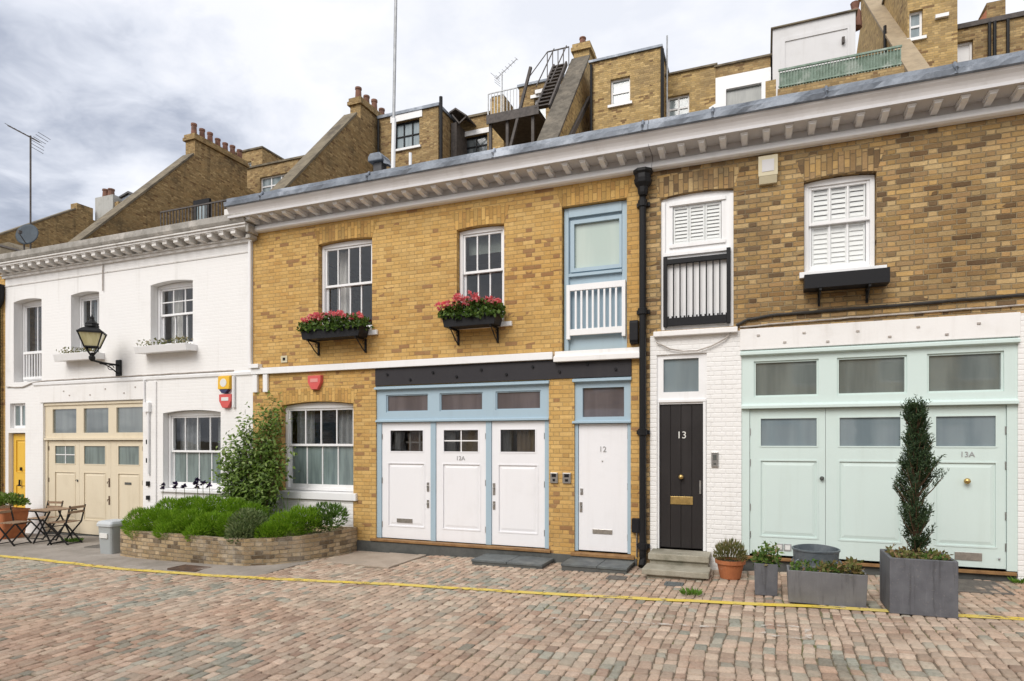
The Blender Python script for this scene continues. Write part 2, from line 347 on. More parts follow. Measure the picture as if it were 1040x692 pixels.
M['climber'] = leaf_mat('climber_leaf', [(0, (0.06, 0.11, 0.016)), (0.45, (0.12, 0.20, 0.028)), (0.8, (0.20, 0.30, 0.055)), (1, (0.34, 0.42, 0.16))], 0.42, 0.35)
M['geranium'] = leaf_mat('geranium_leaf', [(0, (0.045, 0.09, 0.015)), (0.6, (0.085, 0.16, 0.025)), (1, (0.17, 0.26, 0.06))], 0.5, 0.35)
M['petal'] = leaf_mat('pink_petal', [(0, (0.84, 0.14, 0.20)), (0.5, (0.90, 0.25, 0.29)), (1, (0.94, 0.46, 0.46))], 0.5, 0.45)
M['yew'] = leaf_mat('yew_needle', [(0, (0.022, 0.045, 0.02)), (0.6, (0.04, 0.075, 0.03)), (1, (0.08, 0.12, 0.05))], 0.55, 0.12)
M['heather'] = leaf_mat('heather_leaf', [(0, (0.10, 0.12, 0.03)), (0.5, (0.17, 0.18, 0.06)), (0.8, (0.24, 0.20, 0.09)), (1, (0.33, 0.26, 0.15))], 0.6)
M['mixed'] = leaf_mat('mixed_herb_leaf', [(0, (0.05, 0.11, 0.02)), (0.5, (0.10, 0.19, 0.03)), (0.8, (0.19, 0.25, 0.07)), (1, (0.30, 0.20, 0.12))], 0.55)
M['sedum'] = leaf_mat('sedum_leaf', [(0, (0.10, 0.10, 0.03)), (0.4, (0.16, 0.18, 0.05)), (0.7, (0.22, 0.14, 0.06)), (1, (0.30, 0.20, 0.10))], 0.6)
M['purple'] = leaf_mat('dark_iris_petal', [(0, (0.012, 0.006, 0.03)), (1, (0.05, 0.025, 0.10))], 0.6, 0.1)
M['weed'] = leaf_mat('weed_leaf', [(0, (0.08, 0.18, 0.02)), (1, (0.16, 0.3, 0.04))], 0.5)
M['pale_flower'] = leaf_mat('pale_flower_petal', [(0, (0.45, 0.40, 0.30)), (1, (0.66, 0.62, 0.5))], 0.6)

# worn yellow road paint: bare stone shows through where it has flaked
s = NT('yellow_road_paint')
o = s.pos()
nz = s.noise(o, 9.0, 6, 0.7)
p = s.n('ShaderNodeBsdfPrincipled')
s.put(p.inputs['Base Color'], s.mix(s.maprange(s.noise(o, 3.0, 5), 0.35, 0.7, 0, 1), (0.72, 0.53, 0.06), (0.62, 0.49, 0.15)))
s.put(p.inputs['Roughness'], 0.7)
tr = s.n('ShaderNodeBsdfTransparent')
wear = s.math('ADD', nz, s.maprange(s.noise(o, 0.7, 3), 0.4, 0.65, -0.05, 0.10))
mx = s.n('ShaderNodeMixShader', None, Fac=s.maprange(wear, 0.52, 0.66, 0.0, 0.9, True))
s.t.links.new(p.outputs[0], mx.inputs[1]); s.t.links.new(tr.outputs[0], mx.inputs[2])
s.t.links.new(mx.outputs[0], s.out.inputs[0])
M['yellow_line'] = s.m

# setts: each is its own island of the road mesh, so each gets its own stone
s = NT('granite_setts')
g = s.n('ShaderNodeNewGeometry')
o = g.outputs['Position']
att = s.n('ShaderNodeAttribute', {'attribute_name': 'stone'})
col = s.ramp(att.outputs['Fac'], [(0.0, (0.43, 0.325, 0.26)), (0.14, (0.37, 0.27, 0.21)), (0.26, (0.46, 0.355, 0.29)), (0.38, (0.40, 0.31, 0.245)), (0.50, (0.48, 0.39, 0.32)),
      (0.62, (0.30, 0.205, 0.16)), (0.70, (0.43, 0.32, 0.255)), (0.80, (0.40, 0.34, 0.275)), (0.87, (0.33, 0.31, 0.265)), (0.94, (0.265, 0.27, 0.235))], 'LINEAR')
f1 = s.noise(o, 38.0, 7, 0.75)
f2 = s.noise(o, 0.8, 6, 0.65)
f3 = s.noise(o, 8.0, 5, 0.6)
col = s.mix(s.maprange(f1, 0.45, 0.7, 0.0, 0.75), col, s.mix(1.0, col, (0.5, 0.48, 0.45), 'MULTIPLY'))
col = s.mix(s.maprange(f1, 0.28, 0.42, 0.6, 0.0), col, s.mix(1.0, col, (1.35, 1.33, 1.28), 'MULTIPLY'))
col = s.mix(s.maprange(f3, 0.45, 0.72, 0.0, 0.4), col, (0.41, 0.345, 0.285))
col = s.mix(s.maprange(f2, 0.44, 0.7, 0.0, 0.5, True), col, (0.42, 0.355, 0.29))
rd = s.maprange(s.noise(o, 0.45, 4, 0.6), 0.48, 0.66, 0.0, 0.55, True)
col = s.mix(rd, col, s.mix(1.0, col, (0.88, 0.72, 0.64), 'MULTIPLY'))
oil = s.maprange(s.noise(o, 0.9, 7, 0.75), 0.62, 0.76, 0.0, 0.35, True)
col = s.mix(oil, col, (0.22, 0.19, 0.165))
tw = s.n('ShaderNodeTexWhiteNoise', {'noise_dimensions': '1D'}, W=s.math('MULTIPLY', att.outputs['Fac'], 977.0))
tb = s.maprange(tw.outputs['Value'], 0.0, 1.0, 0.80, 1.22)
tc = s.n('ShaderNodeCombineColor', None, Red=tb, Green=tb, Blue=tb)
col = s.mix(1.0, col, tc.outputs[0], 'MULTIPLY')
col = s.mix(1.0, col, (1.07, 1.05, 1.0), 'MULTIPLY')
M['setts'] = s.pbr(col, 0.72, s.bump(s.math('ADD', s.math('MULTIPLY', f1, 0.7), f3), 0.6, 0.007), spec=0.3)
s = NT('joint_earth')
o = s.pos()
col = s.mix(s.maprange(s.noise(o, 1.1, 6, 0.7), 0.50, 0.66, 0, 1, True), (0.17, 0.135, 0.10), (0.13, 0.145, 0.05))
col = s.mix(s.maprange(s.noise(o, 30.0, 4), 0.4, 0.7, 0, 0.6), col, (0.30, 0.25, 0.19))
M['joint'] = s.pbr(col, 0.95, s.bump(s.noise(o, 60, 5), 0.8, 0.01), spec=0.1)

# ------------------------------------------------------------------ mesh helpers
def wloc(o):
    v = Vector((0, 0, 0))
    while o is not None:
        v += o.location
        o = o.parent
    return v

class MB:
    def __init__(s):
        s.v = []; s.f = []
    def add(s, vs, fs):
        k = len(s.v)
        s.v += [tuple(p) for p in vs]
        s.f += [tuple(i + k for i in f) for f in fs]
        return s
    def box(s, x0, x1, y0, y1, z0, z1):
        if x0 > x1: x0, x1 = x1, x0
        if y0 > y1: y0, y1 = y1, y0
        if z0 > z1: z0, z1 = z1, z0
        return s.add([(x0, y0, z0), (x1, y0, z0), (x1, y1, z0), (x0, y1, z0), (x0, y0, z1), (x1, y0, z1), (x1, y1, z1), (x0, y1, z1)],
                     [(0, 3, 2, 1), (4, 5, 6, 7), (0, 1, 5, 4), (1, 2, 6, 5), (2, 3, 7, 6), (3, 0, 4, 7)])
    def tube(s, pts, r, n=8, r2=None):
        pts = [Vector(p) for p in pts]
        rings = []
        m = len(pts)
        for i, p in enumerate(pts):
            d = (pts[min(i + 1, m - 1)] - pts[max(i - 1, 0)]).normalized()
            up = Vector((0, 0, 1)) if abs(d.z) < 0.95 else Vector((1, 0, 0))
            a = d.cross(up).normalized(); b = d.cross(a)
            rr = r if r2 is None else r + (r2 - r) * i / max(1, m - 1)
            rings.append([p + (a * math.cos(2 * math.pi * k / n) + b * math.sin(2 * math.pi * k / n)) * rr for k in range(n)])
        vs = [q for rg in rings for q in rg]
        fs = []
        for i in range(m - 1):
            for k in range(n):
                k2 = (k + 1) % n
                fs.append((i * n + k, i * n + k2, (i + 1) * n + k2, (i + 1) * n + k))
        fs.append(tuple(range(n))); fs.append(tuple(reversed(range((m - 1) * n, m * n))))
        return s.add(vs, fs)
    def bar(s, a, b, w, h=None):
        """square bar between two points"""
        a, b = Vector(a), Vector(b); h = h or w
        d = (b - a).normalized()
        up = Vector((0, 0, 1)) if abs(d.z) < 0.95 else Vector((0, 1, 0))
        x = d.cross(up).normalized() * w / 2; y = x.cross(d).normalized() * h / 2
        vs = [a - x - y, a + x - y, a + x + y, a - x + y, b - x - y, b + x - y, b + x + y, b - x + y]
        return s.add(vs, [(0, 3, 2, 1), (4, 5, 6, 7), (0, 1, 5, 4), (1, 2, 6, 5), (2, 3, 7, 6), (3, 0, 4, 7)])
    def lathe(s, cx, cy, prof, n=24, rot=0.0):
        vs = []; fs = []
        for r, z in prof:
            for k in range(n):
                a = 2 * math.pi * k / n + rot
                vs.append((cx + r * math.cos(a), cy + r * math.sin(a), z))
        for i in range(len(prof) - 1):
            for k in range(n):
                k2 = (k + 1) % n
                fs.append((i * n + k, i * n + k2, (i + 1) * n + k2, (i + 1) * n + k))
        fs.append(tuple(reversed(range(n)))); fs.append(tuple(range((len(prof) - 1) * n, len(prof) * n)))
        return s.add(vs, fs)
    def prism(s, poly, axis, a, b):
        """2-D polygon extruded along an axis: 'x' poly=(y,z), 'y' poly=(x,z), 'z' poly=(x,y)"""
        def P(p, t):
            return {'x': (t, p[0], p[1]), 'y': (p[0], t, p[1]), 'z': (p[0], p[1], t)}[axis]
        n = len(poly)
        vs = [P(p, a) for p in poly] + [P(p, b) for p in poly]
        fs = [(i, (i + 1) % n, n + (i + 1) % n, n + i) for i in range(n)]
        tri = tessellate_polygon([[Vector((p[0], p[1], 0)) for p in poly]])
        fs += [tuple(t) for t in tri] + [tuple(n + i for i in reversed(t)) for t in tri]
        return s.add(vs, fs)
    def panel(s, outer, holes, y0, y1):
        """upright plate in the XZ plane with openings, front at y0, back at y1, reveals included"""
        loops = [outer] + holes
        flat = [p for l in loops for p in l]
        tri = tessellate_polygon([[Vector((p[0], p[1], 0)) for p in l] for l in loops])
        n = len(flat)
        vs = [(p[0], y0, p[1]) for p in flat] + [(p[0], y1, p[1]) for p in flat]
        fs = [tuple(t) for t in tri] + [tuple(n + i for i in reversed(t)) for t in tri]
        k = 0
        for l in loops:
            m = len(l)
            for i in range(m):
                j = (i + 1) % m
                fs.append((k + i, k + j, n + k + j, n + k + i))
            k += m
        return s.add(vs, fs)
    def leaf(s, p, d, nrm, L, W):
        p, d = Vector(p), Vector(d).normalized()
        side = d.cross(nrm)
        if side.length < 1e-4: side = d.cross(Vector((0.3, 0.5, 0.8)))
        side.normalize()
        up = side.cross(d)
        return s.add([p, p + d * L * 0.5 + side * W / 2 + up * W * 0.15, p + d * L, p + d * L * 0.5 - side * W / 2 + up * W * 0.15], [(0, 1, 2), (0, 2, 3)])
    def build(s, name, mat, parent=None, bevel=0.0, smooth=False, seg=2):
        off = wloc(parent) if parent else Vector((0, 0, 0))
        me = bpy.data.meshes.new(name)
        me.from_pydata([tuple(Vector(p) - off) for p in s.v], [], s.f)
        me.update()
        bm = bmesh.new(); bm.from_mesh(me)
        if len(bm.faces) < 30000:
            bmesh.ops.recalc_face_normals(bm, faces=bm.faces)
        if bevel:
            bmesh.ops.bevel(bm, geom=[e for e in bm.edges if len(e.link_faces) == 2 and e.calc_face_angle(0) > 0.5], offset=bevel, segments=seg, affect='EDGES', profile=0.5, clamp_overlap=True)
        bm.to_mesh(me); bm.free()
        if smooth:
            for q in me.polygons: q.use_smooth = True
        me.materials.append(M[mat] if isinstance(mat, str) else mat)
        o = bpy.data.objects.new(name, me)
        COL.objects.link(o)
        o.parent = parent
        return o

def tag(o, label=None, cat=None, group=None, kind=None):
    for k, v in (('label', label), ('category', cat), ('group', group), ('kind', kind)):
        if v: o[k] = v
    return o

def thing(name, label, cat, loc=(0, 0, 0), group=None):
    o = bpy.data.objects.new(name, None)
    COL.objects.link(o)
    o.location = loc
    o.empty_display_size = 0.2
    return tag(o, label, cat, group)

def rect(x0, x1, z0, z1): return [(x0, z0), (x1, z0), (x1, z1), (x0, z1)]
def arch(x0, x1, z0, z1, rise, n=10):
    c = (x0 + x1) / 2; hw = (x1 - x0) / 2
    return [(x0, z0), (x1, z0)] + [(c + hw * math.cos(math.pi * 0) * (1 - 2 * i / n), z1 - rise * (1 - 2 * i / n) ** 2) for i in range(n + 1)]

def text_mesh(name, body, size, mat, parent, x, y, z, ext=0.004, bold=0.0):
    cu = bpy.data.curves.new(name, 'FONT')
    cu.body = body; cu.size = size; cu.extrude = ext; cu.offset = bold
    cu.align_x = 'CENTER'; cu.align_y = 'CENTER'
    tmp = bpy.data.objects.new(name + '_curve', cu)
    COL.objects.link(tmp)
    bpy.context.view_layer.update()
    me = bpy.data.meshes.new_from_object(tmp.evaluated_get(bpy.context.evaluated_depsgraph_get()))
    bpy.data.objects.remove(tmp)
    me.transform(Matrix.Rotation(R(90), 4, 'X'))
    off = wloc(parent)
    me.transform(Matrix.Translation(Vector((x, y, z)) - off))
    me.materials.clear(); me.materials.append(M[mat])
    o = bpy.data.objects.new(name, me); COL.objects.link(o); o.parent = parent
    return o

def copy_tree(o, parent=None):
    c = o.copy(); COL.objects.link(c); c.parent = parent
    for ch in o.children: copy_tree(ch, c)
    return c

# ------------------------------------------------------------------ ground
PTS = [(-60, -.9), (-30, -.5), (-18, -.32), (-14.7, -.26), (-7.2, -.11), (-1.8, -.03), (2.4, .12), (8, .2), (40, .4)]
def gz(X):
    for (a, b), (c, d) in zip(PTS, PTS[1:]):
        if X <= c: return b + (d - b) * (X - a) / (c - a)
    return PTS[-1][1]
def gw(x, y):       # the road surface, with the unevenness of old paving
    return gz(x) + 0.022 * noise.noise((x * 0.45, y * 0.45, 3.0)) + 0.008 * noise.noise((x * 1.6, y * 1.6, 7.0))

LINE = [(-30, -2.3), (-13.2, -2.42), (-10.8, -2.56), (-9.06, -2.66), (-7.64, -2.62), (-6.94, -2.55), (-5.64, -2.42), (-4.42, -2.30), (-3.29, -2.20), (-2.0, -2.09), (-0.8, -2.02), (0.27, -2.02), (1.05, -2.05), (2.4, -2.05), (5, -2.05), (12, -2.05)]
def line_y(x):
    for (a, b), (c, d) in zip(LINE, LINE[1:]):
        if x <= c: return b + (d - b) * (x - a) / (c - a)
    return LINE[-1][1]
APRON_X = -7.05     # left of this the strip beside the houses is concrete

def build_ground():
    b = MB()
    # earth sheet that reaches the horizon, following the slope under the mews
    xs = [-900, -300, -60, -30] + [-24 + k * 0.6 for k in range(60)] + [14, 40, 300, 900]
    ys = [-900, -300, -60, -20] + [-13 + k * 0.6 for k in range(22)] + [0.4, 3, 8, 20, 60, 300, 900]
    vs = []
    for x in xs:
        for y in ys:
            z = gw(x, y) if -24 <= x <= 12 and -13 <= y <= 0.5 else gz(max(-60, min(40, x)))
            vs.append((x, y, z - 0.016))
    n = len(ys)
    b.add(vs, [(i * n + j, (i + 1) * n + j, (i + 1) * n + j + 1, i * n + j + 1) for i in range(len(xs) - 1) for j in range(n - 1)])
    tag(b.build('ground', 'joint', smooth=True), kind='structure')

    vs, fs, val = [], [], []
    rnd = random.Random(5)
    def sett(x0, x1, y0, y1, shade):
        k = len(vs)
        cx, cy = (x0 + x1) / 2, (y0 + y1) / 2
        z = gw(cx, cy) + rnd.uniform(-0.004, 0.005)
        tx, ty = rnd.uniform(-0.03, 0.03), rnd.uniform(-0.03, 0.03)
        def Z(x, y, d=0): return z + (x - cx) * tx + (y - cy) * ty + (gz(x) - gz(cx)) - d
        j = lambda: rnd.uniform(-0.010, 0.010)
        w0 = 0.045 * noise.noise((cx * 0.25, y0 * 0.9, 2.0)); w1 = 0.045 * noise.noise((cx * 0.25, y1 * 0.9, 2.0))
        outer = [(x0 + w0 + j(), y0 + j()), (x1 + w0 + j(), y0 + j()), (x1 + w1 + j(), y1 + j()), (x0 + w1 + j(), y1 + j())]
        ins1, ins2 = 0.10, 0.28
        for t, d in ((0.0, 0.026), (0.03, 0.0055), (0.12, 0.0010), (0.34, -0.001)):
            for (x, y) in outer:
                # inset by a fixed share of the shorter side so the worn edges look alike on every stone
                m = min(x1 - x0, y1 - y0)
                xx = x + math.copysign(min(t * m, (x1 - x0) * 0.45), cx - x); yy = y + math.copysign(min(t * m, (y1 - y0) * 0.45), cy - y)
                vs.append((xx, yy, Z(xx, yy, d)))
        for r in range(3):
            for q in range(4):
                q2 = (q + 1) % 4
                fs.append((k + r * 4 + q, k + r * 4 + q2, k + r * 4 + 4 + q2, k + r * 4 + 4 + q)); val.append(shade)
        fs.append((k + 12, k + 13, k + 14, k + 15)); val.append(shade)
    x = -22.0
    while x < 8.5:
        w = rnd.uniform(0.092, 0.132)
        y = -9.4 + rnd.uniform(0, 0.2)
        top = -0.0
        while y < top - 0.05:
            L = rnd.uniform(0.10, 0.19)
            y1 = min(y + L, top)
            cy = (y + y1) / 2
            apron = x + w / 2 < APRON_X and cy > line_y(x) + 0.10
            slabs = -6.85 < x + w / 2 < -5.45 and cy > -1.30 - 0.1 * (x + 6)
            if not apron and not slabs and y1 - y > 0.06:
                gclump = noise.noise((x * 0.7, cy * 0.7, 1.3)) + 0.6 * noise.noise((x * 1.9, cy * 1.9, 9.0))
                u = rnd.random()
                if gclump > 0.28 and u < 0.45 or u < 0.05: sh = rnd.uniform(0.87, 1.0)
                else: sh = rnd.uniform(0.0, 0.855)
                if x < -7 and cy > -5 and noise.noise((x * 0.5, cy * 0.5, 4.0)) > 0.05 and rnd.random() < 0.5: sh = rnd.uniform(0.8, 1.0)
                g_ = rnd.uniform(0.003, 0.007)
                sett(x + g_, x + w - g_, y + g_, y1 - g_, sh)
            y = y1
        x += w
    me = bpy.data.meshes.new('road'); me.from_pydata(vs, [], fs); me.update()
    a = me.attributes.new('stone', 'FLOAT', 'FACE')
    a.data.foreach_set('value', val)
    for q in me.polygons: q.use_smooth = True
    me.materials.append(M['setts'])
    o = bpy.data.objects.new('road', me); COL.objects.link(o)
    tag(o, kind='structure')

    # concrete strip by the left-hand houses
    b = MB(); n = 60; rows = 9
    vs = []
    for i in range(n + 1):
        x = -26 + (APRON_X + 0.04 + 26) * i / n
        y0 = line_y(x) + 0.06
        for j in range(rows + 1):
            y = y0 + (0.0 - y0) * j / rows
            vs.append((x, y, gw(x, y) + (0.004 if 0 < j else -0.02)))
    b.add(vs, [(i * (rows + 1) + j, (i + 1) * (rows + 1) + j, (i + 1) * (rows + 1) + j + 1, i * (rows + 1) + j + 1) for i in range(n) for j in range(rows)])
    tag(b.build('pavement', 'concrete', smooth=True), kind='structure')
    # two old flagstones and a kerb stone let into the setts by the garage
    b = MB()
    for (x0, x1, y0, y1) in ((-6.83, -6.22, -1.20, -0.10), (-6.20, -5.62, -1.24, -0.10)):
        z = gz((x0 + x1) / 2)
        b.box(x0, x1, y0, y1, z - 0.08, z + 0.010)
    b.box(-5.60, -5.46, -1.30, -0.10, gz(-5.5) - 0.08, gz(-5.5) + 0.014)
    tag(b.build('paving_stones', 'paving', bevel=0.006), kind='structure')
    # the painted line
    b = MB(); vs = []
    n = 400
    for i in range(n + 1):
        x = -24 + 34 * i / n
        y = line_y(x) + 0.012 * noise.noise((x * 1.3, 0, 0))
        hw = 0.068 + 0.010 * noise.noise((x * 5, 2, 0))
        for q in (-1, 0, 1):
            vs.append((x, y + q * hw, gw(x, y + q * hw) + 0.0075))
    b.add(vs, [(i * 3 + j, (i + 1) * 3 + j, (i + 1) * 3 + j + 1, i * 3 + j + 1) for i in range(n) for j in range(2)])
    tag(b.build('road_marking', 'yellow_line', smooth=True), kind='structure')
build_ground()
# ghost of an old white marking, almost worn away
s = NT('faded_white_road_paint')
o = s.pos()
p = s.n('ShaderNodeBsdfPrincipled')
s.put(p.inputs['Base Color'], (0.62, 0.58, 0.52, 1)); s.put(p.inputs['Roughness'], 0.8)
tr = s.n('ShaderNodeBsdfTransparent')
mx = s.n('ShaderNodeMixShader', None, Fac=s.maprange(s.noise(o, 13.0, 6, 0.7), 0.40, 0.56, 0.25, 1.0, True))
s.t.links.new(p.outputs[0], mx.inputs[1]); s.t.links.new(tr.outputs[0], mx.inputs[2])
s.t.links.new(mx.outputs[0], s.out.inputs[0])
M['white_line'] = s.m
def ghost(pts, hw):
    b = MB(); vs = []
    for (x0, y0), (x1, y1) in zip(pts, pts[1:]):
        d = Vector((x1 - x0, y1 - y0)); n = max(2, int(d.length / 0.08)); q = Vector((-d.y, d.x)).normalized() * hw
        k = len(b.v); vs = []
        for i in range(n + 1):
            c = Vector((x0, y0)) + d * i / n
            for s_ in (-1, 1):
                e = c + q * s_; vs.append((e.x, e.y, gw(e.x, e.y) + 0.011))
        b.add(vs, [(2 * i, 2 * i + 2, 2 * i + 3, 2 * i + 1) for i in range(n)])
    tag(b.build('road_marking', 'white_line'), kind='structure')
ghost([(-2.15, -3.25), (-1.2, -3.17), (-0.35, -3.12)], 0.035)
ghost([(0.02, -2.95), (0.42, -2.95), (0.40, -3.32), (0.0, -3.30), (0.02, -2.95)], 0.03)

# ------------------------------------------------------------------ house pieces
def brick_arch(parent, x0, x1, z1, rise, mat, h=0.30, y=-0.004):
    n = 12; c = (x0 + x1) / 2; hw = (x1 - x0) / 2
    lo, hi = [], []
    for i in range(n + 1):
        t = 1 - 2 * i / n
        lo.append((c + hw * t, z1 - rise * t * t))
        hi.append((c + (hw + 0.10) * t, z1 - rise * t * t + h))
    b = MB().prism(lo + hi[::-1], 'y', y, 0.05)
    b.build('brick_arch', mat, parent)

def sash_window(parent, x0, x1, z0, z1, y, cols=3, rise=0.07, meet=None, fr='white', up='glass', lo='glass', cols_lo=None, sill=None, rows_up=1, name='window', jamb=0.055):
    """box-frame sash: frame is the part; sashes, panes and sill its sub-parts"""
    zt = z1 - rise
    meet = meet if meet is not None else (z0 + zt) / 2
    f = MB()
    hd = zt - 0.05
    f.box(x0, x0 + jamb, y, y + 0.13, z0, hd).box(x1 - jamb, x1, y, y + 0.13, z0, hd)
    if rise > 0.01:
        pts = arch(x0, x1, zt - 0.05, z1, rise)
        pts = [(x0, zt - 0.05), (x1, zt - 0.05)] + pts[2:]
        f.prism(pts, 'y', y, y + 0.13)
    else:
        f.box(x0, x1, y, y + 0.13, zt - 0.05, zt)
    f.box(x0 + jamb, x1 - jamb, y - 0.01, y + 0.128, z0, z0 + 0.045)
    w = f.build(name, fr, parent, bevel=0.004)
    a, b_ = x0 + jamb, x1 - jamb
    def one(za, zb, yy, nc, nr, glass, bot):
        st = 0.042
        m = MB()
        m.box(a, a + st, yy, yy + 0.038, za, zb).box(b_ - st, b_, yy, yy + 0.038, za, zb)
        m.box(a + st, b_ - st, yy, yy + 0.038, za, za + bot).box(a + st, b_ - st, yy, yy + 0.038, zb - 0.04, zb)
        for k in range(1, nc):
            xx = a + st + (b_ - a - 2 * st) * k / nc
            m.box(xx - 0.012, xx + 0.012, yy + 0.003, yy + 0.035, za + bot, zb - 0.04)
        for k in range(1, nr):
            zz = za + bot + (zb - za - bot - 0.04) * k / nr
            m.box(a + st, b_ - st, yy + 0.005, yy + 0.033, zz - 0.012, zz + 0.012)
        m.build('sash', fr, w, bevel=0.003, seg=1)
        MB().box(a + st - 0.005, b_ - st + 0.005, yy + 0.017, yy + 0.021, za + bot - 0.005, zb - 0.035).build('pane', glass, w)
    one(meet - 0.022, zt - 0.05, y + 0.025, cols, rows_up, up, 0.045)
    one(z0 + 0.045, meet + 0.022, y + 0.068, cols_lo or cols, 1, lo, 0.07)
    if sill:
        sx0, sx1, sz0, sz1, dep = sill
        q = MB().prism([(y + 0.05, sz0), (-dep, sz0), (-dep, sz1 - 0.02), (y + 0.05, sz1)], 'x', sx0, sx1)
        q.build('sill', fr, w, bevel=0.004)
    return w

def wavy(x0, x1, y, z0, z1, amp=0.03, wl=0.13):
    b = MB(); n = max(6, int((x1 - x0) / wl * 8))
    vs = []
    for i in range(n + 1):
        x = x0 + (x1 - x0) * i / n
        yy = y + amp * math.sin(2 * math.pi * (x - x0) / wl) + amp * 0.5 * math.sin(5.3 * x)
        vs += [(x, yy, z0), (x, yy, z1), (x, yy + 0.004, z0), (x, yy + 0.004, z1)]
    fs = []
    for i in range(n):
        k = i * 4
        fs += [(k, k + 4, k + 5, k + 1), (k + 2, k + 3, k + 7, k + 6)]
    return b.add(vs, fs)

def panel_leaf(parent, x0, x1, z0, z1, y, mat, holes, panels, name='door', th=0.045, glass='glass', mould=0.02):
    """a door leaf: framing plate with openings; glass and panels recessed and edged with mouldings"""
    b = MB().panel(rect(x0, x1, z0, z1), [rect(*h) for h in holes + panels], y, y + th)
    for (a, c, e, f) in panels:
        b.box(a, c, y + 0.014, y + th - 0.006, e, f)
        m = 0.075
        if c - a > 0.3:
            # raised field with chamfered edges
            za, zb, xa, xb = e + m, f - m, a + m, c - m
            b.add([(a + m * .45, y + 0.0135, e + m * .45), (c - m * .45, y + 0.0135, e + m * .45), (c - m * .45, y + 0.0135, f - m * .45), (a + m * .45, y + 0.0135, f - m * .45),
                   (xa, y + 0.004, za), (xb, y + 0.004, za), (xb, y + 0.004, zb), (xa, y + 0.004, zb)],
                  [(4, 5, 6, 7), (0, 1, 5, 4), (1, 2, 6, 5), (2, 3, 7, 6), (3, 0, 4, 7)])
    for (a, c, e, f) in holes + panels:
        t = mould
        for (p, q, r_, s_) in ((a - t * .3, a + t * .7, e, f), (c - t * .7, c + t * .3, e, f), (a + t * .7, c - t * .7, e - t * .3, e + t * .7), (a + t * .7, c - t * .7, f - t * .7, f + t * .3)):
            b.box(p, q, y - 0.007, y + 0.012, r_, s_)
    d = b.build(name, mat, parent)
    for (a, c, e, f) in holes:
        MB().box(a + 0.001, c - 0.001, y + 0.02, y + 0.025, e + 0.001, f - 0.001).build('pane', glass, d)
    return d

def hinges(parent, x, zs, y, mat):
    for z in zs:
        MB().tube([(x, y, z - 0.05), (x, y, z + 0.05)], 0.009, 6).build('hinge', mat, parent)

def letterbox(parent, x0, x1, z0, z1, y, mat):
    b = MB().box(x0, x1, y - 0.010, y - 0.001, z0, z1)
    o = b.build('letterbox', mat, parent, bevel=0.003)
    return o

def pull(parent, x, z, y, mat, h=0.13):
    b = MB().box(x - 0.022, x + 0.022, y - 0.008, y - 0.001, z - h / 2, z + h / 2)
    b.tube([(x, y - 0.008, z + 0.02), (x, y - 0.045, z + 0.02), (x - 0.0, y - 0.05, z - h * .1)], 0.009, 7)
    return b.build('handle', mat, parent)

def knob(parent, x, z, y, mat, r=0.028):
    b = MB()
    prof = [(0.4, 0), (0.4, 0.4), (0.75, 0.7), (1.0, 1.1), (0.9, 1.5), (0.5, 1.8), (0.05, 1.9)]
    n = 12; vs = []
    for a, t in prof:
        for k in range(n):
            q = 2 * math.pi * k / n
            vs.append((x + r * a * math.cos(q), y - r * t, z + r * a * math.sin(q)))
    fs = [(i * n + k, i * n + (k + 1) % n, (i + 1) * n + (k + 1) % n, (i + 1) * n + k) for i in range(len(prof) - 1) for k in range(n)]
    fs.append(tuple(range((len(prof) - 1) * n, len(prof) * n)))
    b.add(vs, fs)
    return b.build('knob', mat, parent, smooth=True)

def house_body(parent, x0, x1, zroof, depth=8.0):
    """back and side walls, upper floor, room wall and flat roof behind a front wall"""
    b = MB()
    b.box(x0, x0 + 0.22, 0.3, depth, gz(x0) - 0.3, zroof).box(x1 - 0.22, x1, 0.3, depth, gz(x1) - 0.3, zroof)
    b.box(x0 + 0.22, x1 - 0.22, depth - 0.22, depth, gz(x0) - 0.3, zroof)
    b.build('party_wall', 'brick_far', parent)
    MB().box(x0 + 0.225, x1 - 0.225, 0.32, depth - 0.23, 2.98, 3.12).box(x0 + 0.225, x1 - 0.225, 0.32, depth - 0.23, zroof - 0.42, zroof - 0.36).box(x0 + 0.225, x1 - 0.225, 3.4, 3.5, 0.2, 2.97).box(x0 + 0.225, x1 - 0.225, 3.4, 3.5, 3.13, zroof - 0.43).build('interior', 'room', parent)
    MB().box(x0 + 0.05, x1 - 0.05, -0.1, depth, zroof, zroof + 0.08).build('roof', 'felt', parent)

def cornice_run(parent, x0, x1, pieces, mat, spacing, mod, name='cornice', modmat=None):
    """pieces: (y_front, z0, z1) stacked bands; mod: (y0, y1, z0, z1, width)"""
    b = MB()
    for (yf, z0, z1, e0, e1) in pieces:
        b.box(x0 + e0, x1 + e1, yf, 0.28, z0, z1)
    main = b.build(name, mat, parent)
    # one bracket, then copies of it along the run
    x = x0 + 0.12
    b = MB().prism([(mod[1], mod[2]), (mod[1], mod[3]), (mod[0], mod[3]), (mod[0], mod[2] + 0.035), (mod[0] + 0.05, mod[2] + 0.015)], 'x', x, x + mod[4])
    b.box(x - 0.012, x + mod[4] + 0.012, mod[0] - 0.014, mod[1], mod[3] - 0.022, mod[3] - 0.002)
    first = b.build('bracket', modmat or mat, main)
    k = 1
    while x + k * spacing + mod[4] < x1:
        c = first.copy(); COL.objects.link(c); c.parent = main
        c.location.x = k * spacing
        k += 1
    return main

